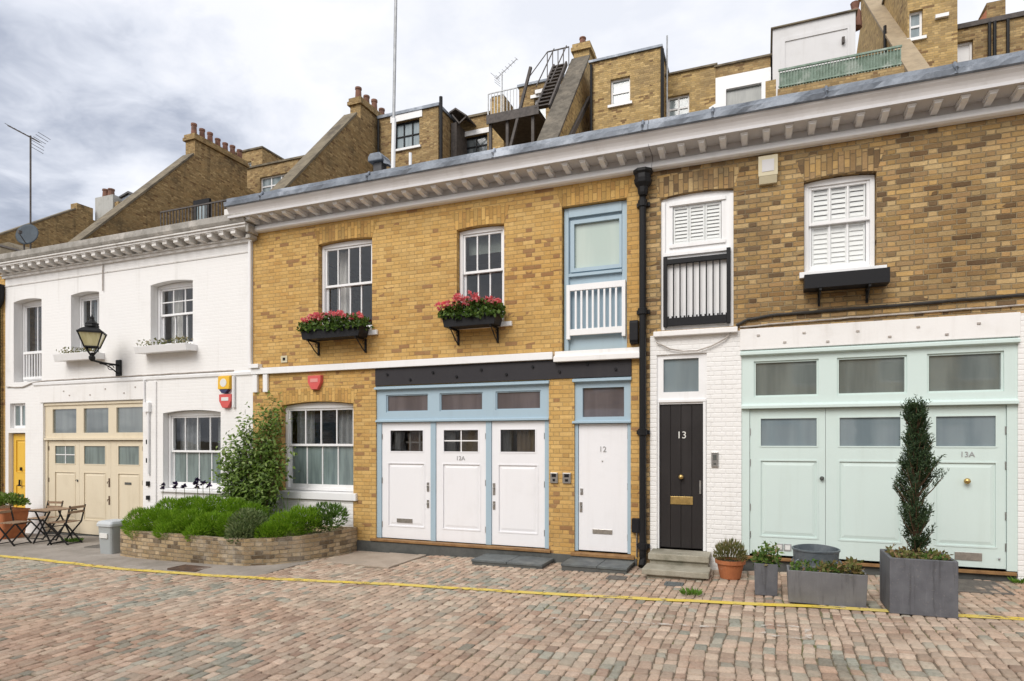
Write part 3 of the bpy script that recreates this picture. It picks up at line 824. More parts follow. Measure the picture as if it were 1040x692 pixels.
# ================================================================== WHITE HOUSE (left)
W0, W1 = -17.28, -9.462
hw = thing('house', 'white painted brick mews house with cream garage doors and a small yellow door', 'house', (-13.4, 0, -0.25))
holes = [arch(-16.96, -15.92, 3.35, 5.35, 0.05), arch(-14.88, -13.93, 3.80, 5.34, 0.045), arch(-12.31, -11.08, 3.92, 5.34, 0.05),
         rect(-17.16, -16.52, gz(-16.8) + 0.05, 2.12), rect(-17.10, -16.52, 2.24, 2.84), rect(-15.87, -12.54, gz(-15.8) - 0.05, 2.82), arch(-11.94, -10.31, 0.90, 2.57, 0.055)]
MB().panel(rect(W0, W1, gz(W0) - 0.3, 6.2), holes, 0.0, 0.3).build('wall', 'white_brick', hw)
house_body(hw, W0, W1 - 0.003, 6.28)
cornice_run(hw, W0 - 0.05, W1 + 0.10, [(-0.05, 5.90, 5.96, 0, -.05), (-0.085, 5.961, 5.99, 0, -.04), (-0.30, 6.105, 6.15, 0, 0), (-0.33, 6.151, 6.185, 0, .02)], 'cornice_old', 0.31, (-0.27, -0.02, 5.985, 6.104, 0.12))
MB().prism([(-0.34, 6.186), (-0.37, 6.24), (-0.37, 6.36), (-0.30, 6.38), (0.30, 6.40), (0.30, 6.186)], 'x', W0 - 0.05, W1 + 0.12).build('coping', 'coping_old', hw, bevel=0.006)
# the stepped end of the cornice where it meets the neighbour
MB().box(W1 + 0.10, W1 + 0.17, -0.30, -0.02, 5.99, 6.15).box(W1 + 0.02, W1 + 0.14, -0.22, -0.02, 5.90, 5.985).box(W1 + 0.12, W1 + 0.20, -0.33, -0.02, 6.19, 6.34).build('cornice_end', 'coping_old', hw, bevel=0.02)
b = MB().box(W0, W1, -0.014, 0.0, 5.70, 5.725)
b.build('string_moulding', 'cornice_old', hw)
b = MB().prism([(0.0, 3.235), (-0.03, 3.25), (-0.035, 3.30), (0.0, 3.335)], 'x', -16.2, W1)
b.build('band', 'white', hw)
MB().box(-10.02, -9.80, -0.20, 0.1, 6.39, 6.56).box(-9.97, -9.72, -0.12, 0.1, 6.561, 6.70).build('parapet_end', 'cornice_old', hw, bevel=0.02)
# garage recess lintel with bolt heads
b = MB().box(-15.95, -12.46, -0.02, 0.0, 2.83, 3.20)
lt = b.build('lintel', 'render_white', hw, bevel=0.005)
for (x, z) in ((-15.1, 3.08), (-14.9, 2.98), (-13.7, 3.09), (-14.2, 2.97), (-13.1, 2.98), (-12.75, 3.1)):
    MB().box(x - 0.018, x + 0.018, -0.030, -0.02, z - 0.014, z + 0.014).build('bolt', 'cable_pale', lt)
# pilaster strip and pipework between garage and window
b = MB().box(-12.46, -12.12, -0.03, 0.0, gz(-12.3), 3.2)
b.build('pilaster', 'white_brick', hw)
b = MB().box(-12.42, -12.25, -0.10, -0.03, 2.55, 2.75).tube([(-12.3, -0.06, 2.56), (-12.3, -0.06, 1.2)], 0.025, 8).tube([(-12.44, -0.05, 2.75), (-12.44, -0.05, 3.25)], 0.02, 8)
b.build('conduit', 'white', hw)
b = MB()
for z, w_ in ((1.85, 0.05), (1.45, 0.05), (0.95, 0.05), (0.65, 0.045)):
    MB().box(-12.36, -12.29, -0.075, -0.031, z, z + w_ * 2).build('bracket', 'black_iron', hw)
# first floor: french window with white balustrade
w = sash_window(hw, -16.95, -15.93, 3.36, 5.34, 0.2, 2, 0.05, 4.1, name='french_window', rows_up=1)
b = MB().box(-16.78, -15.95, 0.10, 0.15, 4.03, 4.09).box(-16.78, -15.95, 0.10, 0.15, 3.42, 3.48)
for k in range(9):
    x = -16.76 + 0.79 * k / 8
    b.box(x - 0.014, x + 0.014, 0.11, 0.14, 3.48, 4.03)
b.build('balustrade', 'white', hw, bevel=0.003, seg=1)
w = sash_window(hw, -14.87, -13.94, 3.82, 5.33, 0.19, 3, 0.045, 4.6)
wavy(-14.75, -14.5, 0.45, 3.8, 5.2).build('curtain', 'curtain_grey', w)
w = sash_window(hw, -12.30, -11.09, 3.94, 5.33, 0.17, 3, 0.05, 4.66, rows_up=2)
wavy(-12.2, -11.85, 0.45, 3.9, 5.3).build('curtain', 'curtain', w)
wavy(-11.5, -11.15, 0.45, 3.9, 5.3).build('curtain', 'curtain_grey', w)
w = sash_window(hw, -11.93, -10.32, 0.92, 2.56, 0.13, 4, 0.055, 1.70, lo='frost_teal', sill=(-12.0, -10.2, 0.84, 0.915, 0.06))
wavy(-11.85, -11.3, 0.36, 0.9, 2.5).build('curtain', 'curtain_grey', w)
wavy(-10.75, -10.4, 0.36, 0.9, 2.5).build('curtain', 'curtain_grey', w)
# yellow front door and its fanlight
d = panel_leaf(hw, -17.14, -16.54, gz(-16.8) + 0.06, 2.10, 0.10, 'door_yellow', [], [(-17.04, -16.64, 1.15, 1.95), (-17.04, -16.64, 0.0, 0.85)], 'front_door')
letterbox(d, -16.95, -16.74, 0.55, 0.62, 0.10, 'black')
MB().tube([(-16.84, 0.06, 0.98), (-16.84, 0.055, 0.86), (-16.80, 0.055, 0.84), (-16.88, 0.055, 0.84)], 0.02, 7).build('knocker', 'black', d)
MB().box(-16.87, -16.81, 0.08, 0.1, 1.2, 1.28).build('handle', 'black', d)
f = MB().panel(rect(-17.10, -16.52, 2.24, 2.84), [rect(-17.04, -16.84, 2.3, 2.78), rect(-16.78, -16.58, 2.3, 2.78)], 0.08, 0.13).build('fanlight', 'white', hw)
MB().box(-17.05, -16.57, 0.10, 0.104, 2.29, 2.79).build('pane', 'frost_teal', f)
# cream garage front
zb = gz(-14.2) + 0.03
holes = [rect(-15.60, -14.77, 2.11, 2.67), rect(-14.52, -13.70, 2.11, 2.67), rect(-13.44, -12.61, 2.11, 2.67), rect(-15.79, -12.62, zb - 0.08, 1.94)]
b = MB().panel(rect(-15.87, -12.54, zb - 0.08, 2.82), holes, 0.05, 0.12)
b.box(-15.86, -12.55, 0.01, 0.05, 1.945, 1.995).box(-15.86, -12.55, 0.02, 0.05, 2.76, 2.81)
g = b.build('garage_frame', 'cream', hw, bevel=0.004)
for h in ((-15.61, -14.76, 2.10, 2.68), (-14.53, -13.69, 2.10, 2.68), (-13.45, -12.60, 2.10, 2.68)):
    MB().box(h[0], h[1], 0.085, 0.09, h[2], h[3]).build('pane', 'frost_green', g)
for i, (a, c, ga, gc, nm) in enumerate(((-15.785, -14.705, -15.56, -14.84, 0), (-14.70, -13.655, -14.55, -13.82, 1), (-13.65, -12.625, -13.42, -12.74, 2))):
    d = panel_leaf(hw, a, c, zb, 1.93, 0.075, 'cream', [(ga, gc, 1.38, 1.82)], [(ga, gc, 0.10, 1.20)], 'garage_door', glass='frost_teal')
    b = MB().box((ga + gc) / 2 - 0.01, (ga + gc) / 2 + 0.01, 0.082, 0.094, 1.38, 1.82).box(ga, gc, 0.083, 0.0935, 1.59, 1.61) if i == 0 else None
    if b: b.build('glazing_bar', 'white', d)
    if i == 0: pull(d, -14.76, 1.0, 0.075, 'plinth', 0.05)
    if i == 1:
        pull(d, -13.70, 0.98, 0.075, 'rust_iron', 0.2); pull(d, -13.70, 0.58, 0.075, 'rust_iron', 0.2)
    if i == 2:
        letterbox(d, -13.20, -13.0, 0.95, 1.0, 0.075, 'plinth')
    if i != 1: hinges(d, a + 0.02 if i == 0 else c - 0.02, (0.4, 1.0, 1.75), 0.07, 'rust_iron')
MB().box(-15.86, -12.55, 0.0, 0.1, gz(-15) - 0.05, zb - 0.02).build('threshold', 'plinth', hw)

# ================================================================== YELLOW HOUSE (middle)
Y0, Y1 = -9.459, -1.702
hy = thing('house', 'yellow brick mews house with pale blue garage frame and white doors', 'house', (-5.6, 0, -0.08))
holes = [arch(-7.86, -6.65, 3.96, 5.69, 0.035), arch(-4.92, -4.03, 3.93, 5.60, 0.03), rect(-3.02, -1.96, 3.37, 5.71),
         rect(-6.57, -3.24, 0.02, 2.92), rect(-2.81, -1.90, 0.02, 2.93), arch(-8.74, -7.06, 0.86, 2.67, 0.06)]
MB().panel(rect(Y0, Y1, gz(Y0) - 0.3, 6.1), holes, 0.0, 0.3).build('wall', 'brick_yellow', hy)
house_body(hy, Y0, Y1 - 0.003, 6.42)
brick_arch(hy, -7.86, -6.65, 5.693, 0.035, 'brick_soldier')
brick_arch(hy, -4.92, -4.03, 5.603, 0.03, 'brick_soldier')
brick_arch(hy, -3.02, -1.96, 5.713, 0.0, 'brick_soldier', 0.28)
brick_arch(hy, -8.74, -7.06, 2.673, 0.06, 'brick_soldier', 0.26)
def street_cornice(parent, x0, x1, xl):
    """bed moulding, brackets, soffit and the hollow fascia that leans out under the lead"""
    MB().prism([(0.2, 6.05), (-0.09, 6.05), (-0.125, 6.07), (-0.13, 6.09), (-0.105, 6.15), (-0.09, 6.165), (0.2, 6.165)], 'x', xl, x1).build('bed_moulding', 'white', parent)
    cornice_run(parent, x0, x1, [(-0.07, 6.1655, 6.262, xl - x0, 0), (-0.415, 6.2625, 6.305, 0, 0)], 'cornice', 0.29, (-0.34, -0.065, 6.185, 6.262, 0.078), modmat='white')
    prof = [(0.2, 6.3055), (-0.355, 6.3055), (-0.36, 6.33), (-0.372, 6.37), (-0.392, 6.41), (-0.42, 6.445), (-0.43, 6.475), (0.2, 6.475)]
    MB().prism(prof, 'x', x0 - 0.01, x1).build('fascia', 'fascia', parent)
street_cornice(hy, -9.70, -1.56, -9.45)
def lead_run(parent, x0, x1, step=2.4):
    b = MB(); n = int((x1 - x0) / 0.12); vs = []; m = 7
    for i in range(n + 1):
        x = x0 + (x1 - x0) * i / n
        k = 0.014 * noise.noise((x * 2.2, 0, 0)) + 0.006 * noise.noise((x * 7, 1, 0))
        for (y, z) in ((-0.43, 6.476), (-0.47 - k, 6.485), (-0.475 + k, 6.56 + k), (-0.43, 6.585), (-0.40, 6.60), (-0.40 + k, 6.655 + k), (0.3, 6.68)):
            vs.append((x, y, z))
    b.add(vs, [(i * m + j, (i + 1) * m + j, (i + 1) * m + j + 1, i * m + j + 1) for i in range(n) for j in range(m - 1)])
    x = x0 + 0.9
    while x < x1:
        b.tube([(x, -0.472, 6.487), (x, -0.485, 6.555), (x, -0.43, 6.60), (x, -0.408, 6.65), (x, 0.2, 6.682)], 0.022, 6)
        x += step
    b.box(x0 + 0.02, x1 - 0.02, -0.39, 0.3, 6.475, 6.59)
    return b.build('lead_flashing', 'lead', parent, smooth=False)
lead_run(hy, -9.74, -1.56)
# white ledge and trunking across the front
b = MB().box(-9.44, -3.16, -0.075, 0.0, 3.24, 3.36).box(-9.47, -9.22, -0.12, -0.0, 3.36, 3.44)
b.build('ledge', 'white', hy, bevel=0.006)
for x in (-9.42, -9.16):
    MB().box(x, x + 0.115, -0.06, 0.0, 2.88, 3.238).build('pipe_cover', 'white', hy, bevel=0.012)
MB().prism([(0.1, 3.19), (-0.11, 3.19), (-0.11, 3.27), (-0.04, 3.30), (-0.04, 3.365), (0.1, 3.37)], 'x', -3.13, -1.73).build('sill_ledge', 'render_white', hy, bevel=0.006)
bm_ = MB().box(-6.57, -1.885, -0.022, 0.0, 2.925, 3.232).build('lintel', 'beam', hy, bevel=0.003)
b = MB()
for (x, z) in ((-6.31, 3.12), (-5.83, 3.01), (-5.37, 3.12), (-4.91, 3.03), (-4.44, 3.13), (-3.98, 3.03), (-3.51, 3.14), (-3.05, 3.04), (-2.59, 3.14), (-2.13, 3.04)):
    MB().prism([(x + 0.024 * math.cos(q * math.pi / 3), z + 0.024 * math.sin(q * math.pi / 3)) for q in range(6)], 'y', -0.045, -0.022).build('bolt', 'black', bm_)
# windows
w = sash_window(hy, -7.85, -6.66, 3.97, 5.68, 0.10, 4, 0.035, 4.87, sill=(-7.95, -6.52, 3.86, 3.965, 0.05))
wavy(-7.74, -7.45, 0.42, 3.95, 5.6).build('curtain', 'curtain', w)
w = sash_window(hy, -4.91, -4.04, 3.94, 5.59, 0.10, 3, 0.03, 4.845, sill=(-5.0, -3.88, 3.84, 3.935, 0.05))
MB().box(-4.83, -4.12, 0.30, 0.305, 5.2, 5.58).build('blind', 'blind_green', w)
w = sash_window(hy, -8.73, -7.07, 0.965, 2.66, 0.10, 4, 0.06, 1.84, lo='frost_teal', sill=(-8.80, -6.97, 0.81, 0.96, 0.06))
wavy(-8.65, -8.25, 0.36, 0.9, 2.6).build('curtain', 'curtain_grey', w)
wavy(-7.65, -7.12, 0.36, 0.9, 2.6).build('curtain', 'curtain_grey', w)
MB().box(-9.35, -7.06, -0.012, 0.0, gz(-8) - 0.1, 0.80).build('rendered_panel', 'white_brick2', hy)
# blue loft window with white balustrade
b = MB().panel(rect(-3.02, -1.96, 3.37, 5.71), [rect(-2.84, -2.10, 4.72, 5.44)], 0.13, 0.20)
b.box(-3.0, -2.93, 0.08, 0.13, 3.37, 5.70).box(-2.05, -1.965, 0.08, 0.13, 3.37, 5.70).box(-2.925, -2.055, 0.07, 0.13, 5.55, 5.70).box(-2.925, -2.055, 0.07, 0.13, 4.585, 4.63)
for (a, c, e, f) in ((-2.90, -2.84, 4.66, 5.50), (-2.10, -2.06, 4.66, 5.50), (-2.84, -2.10, 5.44, 5.50), (-2.84, -2.10, 4.66, 4.72)):
    b.box(a, c, 0.095, 0.131, e, f)
lw = b.build('loft_window', 'blue', hy)
MB().box(-2.85, -2.09, 0.155, 0.16, 4.71, 5.45).build('pane', 'frost_pale', lw)
def balustrade(x0, x1, z0, z1, y, n, mat, parent, bar=0.028, rail=0.06):
    b = MB().box(x0, x1, y, y + 0.05, z1 - rail, z1).box(x0 + 0.001, x1 - 0.001, y, y + 0.05, z0 + 0.06, z0 + 0.06 + rail)
    b.box(x0 + 0.002, x0 + 0.06, y - 0.005, y + 0.055, z0, z1 - 0.002).box(x1 - 0.06, x1 - 0.002, y - 0.005, y + 0.055, z0, z1 - 0.002)
    for k in range(n):
        x = x0 + 0.06 + (x1 - x0 - 0.12) * (k + 1) / (n + 1)
        b.box(x - bar / 2, x + bar / 2, y + 0.012, y + 0.04, z0 + 0.06 + rail, z1 - rail)
    return b.build('balustrade', mat, parent, bevel=0.003, seg=1)
balustrade(-2.95, -1.985, 3.56, 4.44, 0.02, 8, 'white', hy, 0.032, 0.10)
# blue garage front with three white doors
holes = [rect(-6.37, -5.50, 2.44, 2.755), rect(-5.27, -4.44, 2.44, 2.755), rect(-4.20, -3.39, 2.44, 2.755),
         rect(-6.47, -5.45, 0.15, 2.255), rect(-5.35, -4.38, 0.15, 2.255), rect(-4.28, -3.32, 0.15, 2.255)]
b = MB().panel(rect(-6.57, -3.24, 0.15, 2.92), holes, 0.03, 0.12)
b.prism([(0.03, 2.845), (-0.05, 2.855), (-0.05, 2.885), (0.03, 2.918)], 'x', -6.58, -3.23).prism([(0.03, 2.262), (-0.02, 2.262), (-0.02, 2.29), (0.03, 2.31)], 'x', -6.568, -3.242)
for (a, c, e, f) in ((-6.37, -5.50, 2.44, 2.755), (-5.27, -4.44, 2.44, 2.755), (-4.20, -3.39, 2.44, 2.755)):
    for (p, q, r_, s_) in ((a, a + .02, e, f), (c - .02, c, e, f), (a + .02, c - .02, e, e + .02), (a + .02, c - .02, f - .02, f)):
        b.box(p, q, 0.05, 0.10, r_, s_)
gf = b.build('garage_frame', 'blue', hy)
for (a, c) in ((-6.37, -5.50), (-5.27, -4.44), (-4.20, -3.39)):
    MB().box(a + .01, c - .01, 0.072, 0.076, 2.45, 2.745).build('pane', 'frost_mauve', gf)
for i, (a, c, ga, gc, pa, pc) in enumerate(((-6.465, -5.455, -6.30, -5.60, -6.34, -5.58), (-5.345, -4.385, -5.21, -4.52, -5.22, -4.49), (-4.275, -3.325, -4.13, -3.48, -4.16, -3.45))):
    d = panel_leaf(hy, a, c, 0.155, 2.25, 0.05, 'white_door', [(ga, gc, 1.72, 2.12)], [(pa, pc, 0.37, 1.52)], 'garage_door', glass='glass_dark')
    if i == 0:
        letterbox(d, -6.15, -5.83, 0.445, 0.52, 0.05, 'chrome')
        pull(d, -5.51, 1.10, 0.05, 'chrome', 0.16); pull(d, -5.51, 0.80, 0.05, 'chrome', 0.14)
        # a curtain, then added boxes imitating the reflection of a brown latticed building
        MB().box(-6.24, -6.13, 0.13, 0.15, 1.6, 2.2).build('curtain', 'curtain_grey', d)
        MB().box(-6.02, -5.56, 0.22, 0.25, 1.6, 2.2).build('reflection_panel', 'teak', d)
        MB().box(-5.95, -5.92, 0.14, 0.16, 1.7, 2.12).box(-5.75, -5.72, 0.14, 0.16, 1.7, 2.12).box(-6.02, -5.6, 0.143, 0.157, 1.88, 1.905).build('reflection_lattice', 'curtain', d)
    if i == 1:
        text_mesh('house_number', '12A', 0.105, 'number', d, -4.87, 0.046, 1.615)
        MB().box(-4.875, -4.855, 0.062, 0.068, 1.72, 2.12).box(-5.21, -4.52, 0.0625, 0.0675, 1.91, 1.93).build('glazing_bar', 'white', d)
        MB().box(-4.95, -4.45, 0.17, 0.19, 1.6, 2.2).build('reflection_panel', M['coping_pale'], d)  # added tan and grey boxes that imitate this pane's reflection
        MB().box(-5.25, -5.02, 0.15, 0.17, 1.6, 2.2).build('screen', 'curtain_grey', d)
    if i == 2:
        pull(d, -4.235, 1.10, 0.05, 'chrome', 0.2); pull(d, -4.235, 0.82, 0.05, 'chrome', 0.14)
        wavy(-3.85, -3.45, 0.14, 1.6, 2.2, 0.012, 0.08).build('curtain', M['coping_pale'], d)
        wavy(-4.16, -3.95, 0.15, 1.6, 2.2, 0.012, 0.08).build('curtain', M['curtain_grey'], d)
    hinges(d, (a + 0.005) if i == 0 else (c - 0.005), (0.4, 1.2, 2.0), 0.045, 'chrome')
wz = gz(-6.6)
MB().prism([(0.12, 0.095), (-0.06, 0.095), (-0.06, 0.135), (0.12, 0.15)], 'x', -6.66, -3.20).build('garage_sill', 'wood_sill', hy, bevel=0.004)
# front door with fanlight
b = MB().panel(rect(-2.81, -1.90, 0.15, 2.93), [rect(-2.755, -1.955, 0.15, 2.195), rect(-2.68, -2.01, 2.30, 2.765)], 0.03, 0.12)
b.prism([(0.03, 2.855), (-0.05, 2.865), (-0.05, 2.90), (0.03, 2.928)], 'x', -2.83, -1.885).prism([(0.03, 2.20), (-0.03, 2.20), (-0.03, 2.225), (0.03, 2.245)], 'x', -2.84, -1.895)
df = b.build('door_frame', 'blue', hy)
MB().box(-2.685, -2.005, 0.075, 0.079, 2.295, 2.77).build('pane', 'frost_mauve', df)
d = MB().box(-2.75, -1.96, 0.05, 0.095, 0.16, 2.19).build('front_door', 'white_door', hy, bevel=0.004)
text_mesh('house_number', '12', 0.125, 'number', d, -2.355, 0.046, 1.78)
letterbox(d, -2.52, -2.20, 0.435, 0.51, 0.05, 'chrome')
pull(d, -2.70, 1.10, 0.05, 'chrome', 0.1); pull(d, -2.71, 0.85, 0.05, 'chrome', 0.16)
knob(d, -2.36, 1.60, 0.05, 'chrome', 0.012)
hinges(d, -1.955, (0.4, 1.2, 2.0), 0.045, 'chrome')
MB().prism([(0.12, 0.075), (-0.05, 0.075), (-0.05, 0.12), (0.12, 0.152)], 'x', -2.86, -1.84).build('door_sill', 'wood_sill', hy, bevel=0.004)
MB().box(-6.96, -1.80, -0.035, 0.0, gz(-7) - 0.2, 0.085).build('plinth', 'plinth', hy, bevel=0.004)
for (x0, x1) in ((-3.21, -3.08), (-3.0, -2.86)):
    q = MB().box(x0, x1, -0.03, -0.001, 1.23, 1.40).build('intercom', 'chrome', hy, bevel=0.005)
    MB().box(x0 + 0.03, x1 - 0.03, -0.034, -0.031, 1.33, 1.38).box(x0 + 0.045, x1 - 0.045, -0.036, -0.031, 1.26, 1.30).build('button', 'black', q)
b = MB().panel(rect(-8.74, -8.59, 3.45, 3.58), [rect(-8.70, -8.63, 3.485, 3.545)], -0.02, 0.0)
q = b.build('vent', 'cream_plastic', hy)
MB().box(-8.70, -8.63, -0.012, -0.006, 3.485, 3.545).build('grille', 'black', q)
MB().box(-1.87, -1.755, -0.09, 0.0, 0.50, 0.72).build('meter_box', 'black', hy, bevel=0.006)
MB().tube([(-1.80, -0.03, 0.5), (-1.80, -0.03, 0.12)], 0.012, 6).build('conduit', 'chrome', hy)

# ================================================================== BROWN HOUSE (right)
B0, B1 = -1.699, 7.0
hb = thing('house', 'brown brick mews house with mint green garage doors and a black door', 'house', (1.2, 0, 0.05))
ZS = 3.53
holes = [arch(-1.44, -0.39, 3.60, 5.66, 0.04), arch(0.55, 1.45, 4.28, 5.62, 0.035), arch(4.3, 5.3, 4.28, 5.64, 0.07)]
MB().panel(rect(B0, B1, ZS, 6.1), holes, 0.0, 0.3).build('wall', 'brick_brown', hb)
holes = [rect(-1.50, -0.765, 0.20, 3.23), rect(-0.28, 3.02, 0.0, 3.235)]
MB().panel(rect(-1.60, 3.10, gz(-1.6) - 0.3, ZS), holes, 0.0, 0.3).build('painted_wall', 'white_brick2', hb)
MB().box(B0, -1.60, 0.0, 0.3, gz(-1.6) - 0.3, ZS).build('quoin', 'brick_brown', hb)
MB().box(3.10, B1, 0.0, 0.3, gz(3) - 0.3, ZS).build('pier', 'brick_brown', hb)
house_body(hb, B0 + 0.003, B1, 6.42)
brick_arch(hb, -1.44, -0.39, 5.663, 0.04, 'brick_brown_soldier', 0.30)
brick_arch(hb, 0.55, 1.45, 5.623, 0.035, 'brick_brown_soldier', 0.30)
street_cornice(hb, -1.552, B1, -1.552)
lead_run(hb, -1.552, B1, 1.45)
b = MB().box(-0.30, 3.04, -0.02, 0.0, 3.24, 3.545)
bd = b.build('lintel', 'render_white', hb, bevel=0.004)
b = MB()
for (x, z) in ((-0.05, 3.44), (0.3, 3.32), (0.55, 3.44), (0.85, 3.30), (1.22, 3.42), (1.6, 3.32), (1.93, 3.43), (2.25, 3.31), (2.6, 3.43)):
    MB().box(x - 0.02, x + 0.02, -0.032, -0.02, z - 0.012, z + 0.012).build('bolt', 'cable_pale', bd)
# loft door of number thirteen: shutters above, black balustrade below
b = MB().panel(arch(-1.44, -0.39, 3.61, 5.655, 0.04), [rect(-1.27, -0.56, 4.92, 5.49)], 0.06, 0.13)
b.box(-1.44, -1.38, 0.03, 0.06, 3.61, 5.57).box(-0.45, -0.39, 0.03, 0.06, 3.61, 5.57).box(-1.38, -0.45, 0.02, 0.06, 4.735, 4.78)
b.box(-1.32, -0.50, 0.035, 0.06, 5.50, 5.55).box(-1.32, -0.50, 0.035, 0.06, 4.86, 4.91)
lw = b.build('loft_window', 'white', hb)
MB().box(-1.28, -0.55, 0.075, 0.08, 4.91, 5.5).build('pane', 'glass', lw)
def louvres(x0, x1, z0, z1, y, n, cols, parent, closed=0.0):
    b = MB()
    for c in range(cols):
        a = x0 + (x1 - x0) * c / cols; d_ = x0 + (x1 - x0) * (c + 1) / cols
        st = 0.028
        b.box(a + .003, a + st, y, y + 0.03, z0, z1).box(d_ - st, d_ - .003, y, y + 0.03, z0, z1)
        b.box(a + st, d_ - st, y, y + 0.03, z0, z0 + 0.03).box(a + st, d_ - st, y, y + 0.03, z1 - 0.03, z1)
        for k in range(n):
            z = z0 + 0.035 + (z1 - z0 - 0.07) * (k + 0.5) / n
            h = (z1 - z0 - 0.07) / n
            t = h * (0.36 + 0.2 * closed)
            yy = y + 0.015
            b.add([(a + st, yy - 0.010, z - t), (d_ - st, yy - 0.010, z - t), (d_ - st, yy + 0.010, z + t), (a + st, yy + 0.010, z + t),
                   (a + st, yy - 0.004, z - t - .004), (d_ - st, yy - 0.004, z - t - .004), (d_ - st, yy + 0.016, z + t - .004), (a + st, yy + 0.016, z + t - .004)],
                  [(0, 1, 2, 3), (4, 7, 6, 5), (0, 4, 5, 1), (2, 6, 7, 3)])
    return b.build('shutter', 'shutter', parent)
louvres(-1.265, -0.565, 4.925, 5.485, 0.088, 9, 3, lw, 0.35)
b = MB().box(-1.385, -0.445, -0.02, 0.03, 4.60, 4.675).box(-1.40, -1.345, -0.025, 0.035, 3.65, 4.72).box(-0.485, -0.43, -0.025, 0.035, 3.65, 4.76).box(-1.344, -0.486, -0.015, 0.025, 3.66, 3.78)
for k in range(8):
    x = -1.345 + 0.86 * (k + 1) / 9
    b.box(x - 0.009, x + 0.009, -0.006, 0.010, 3.781, 4.60)
for k in range(15):
    x = -1.34 + 0.84 * k / 14
    b.box(x, x + 0.024, -0.005, 0.015, 3.781, 3.81)
b.build('balustrade', 'black', hb, bevel=0.003, seg=1)
MB().prism([(0.06, 3.50), (-0.09, 3.50), (-0.09, 3.575), (0.06, 3.605)], 'x', -1.54, -0.33).build('sill_ledge', 'render_white', hb, bevel=0.008)
w = sash_window(hb, 0.56, 1.44, 4.30, 5.61, 0.10, 3, 0.035, 5.0, sill=(0.49, 1.56, 4.20, 4.30, 0.085))
louvres(0.66, 1.34, 4.36, 4.98, 0.20, 8, 3, w, 0.95)
louvres(0.66, 1.34, 5.02, 5.52, 0.16, 6, 3, w, 0.35)
w = sash_window(hb, 4.31, 5.29, 4.30, 5.63, 0.10, 3, 0.07, 5.0, sill=(4.2, 5.4, 4.20, 4.30, 0.085))
# black plank door
b = MB().panel(rect(-1.50, -0.765, 0.27, 3.23), [rect(-1.405, -0.885, 2.66, 3.165), rect(-1.465, -0.82, 0.27, 2.475)], 0.03, 0.12)
b.box(-1.48, -1.467, 0.0, 0.03, 0.27, 2.50).box(-0.818, -0.78, 0.0, 0.03, 0.27, 2.50).box(-1.48, -0.78, 0.0, 0.03, 2.505, 2.54)
df = b.build('door_frame', 'white', hb, bevel=0.003)
MB().box(-1.41, -0.88, 0.07, 0.075, 2.655, 3.17).build('pane', 'frost_blue', df)
b = MB()
pl = [-1.463, -1.30, -1.145, -0.985, -0.822]
for k in range(4):
    b.box(pl[k] + 0.003, pl[k + 1] - 0.003, 0.05 if k % 2 else 0.054, 0.095, 0.29, 2.47)
b.box(-1.463, -0.822, 0.066, 0.09, 0.28, 2.473)
d = b.build('front_door', 'door_black', hb, bevel=0.004)
text_mesh('house_number', '13', 0.15, 'number_white', d, -1.135, 0.046, 2.0, 0.004, 0.0)
knob(d, -1.14, 1.37, 0.05, 'brass', 0.04)
letterbox(d, -1.30, -0.97, 0.95, 1.07, 0.05, 'brass')
MB().box(-1.22, -1.05, 0.034, 0.039, 0.985, 1.035).build('flap', 'brass', d)
MB().box(-0.875, -0.85, 0.03, 0.05, 1.12, 1.32).build('handle', 'chrome', d)
q = MB().box(-0.70, -0.60, -0.03, -0.001, 1.53, 1.75).build('intercom', 'chrome', hb, bevel=0.005)
MB().box(-0.675, -0.625, -0.034, -0.031, 1.63, 1.71).box(-0.67, -0.63, -0.035, -0.031, 1.56, 1.59).build('button', 'plinth', q)
# mint garage
mz = 0.27
holes = [rect(-0.11, 0.74, 2.55, 3.07), rect(0.97, 1.81, 2.55, 3.07), rect(2.04, 2.88, 2.55, 3.07), rect(-0.17, 2.91, mz - 0.02, 2.375)]
b = MB().panel(rect(-0.28, 3.02, mz - 0.02, 3.235), holes, 0.02, 0.12)
b.prism([(0.02, 3.15), (-0.05, 3.165), (-0.05, 3.20), (0.02, 3.232)], 'x', -0.295, 3.03).prism([(0.02, 2.385), (-0.045, 2.385), (-0.045, 2.42), (0.02, 2.455)], 'x', -0.278, 3.018)
for (a, c) in ((-0.11, 0.74), (0.97, 1.81), (2.04, 2.88)):
    for (p, q, r_, s_) in ((a, a + .025, 2.55, 3.07), (c - .025, c, 2.55, 3.07), (a + .025, c - .025, 2.55, 2.575), (a + .025, c - .025, 3.045, 3.07)):
        b.box(p, q, 0.045, 0.10, r_, s_)
gf = b.build('garage_frame', 'mint', hb)
for (a, c) in ((-0.11, 0.74), (0.97, 1.81), (2.04, 2.88)):
    MB().box(a + .012, c - .012, 0.075, 0.079, 2.56, 3.06).build('pane', 'frost_green', gf)
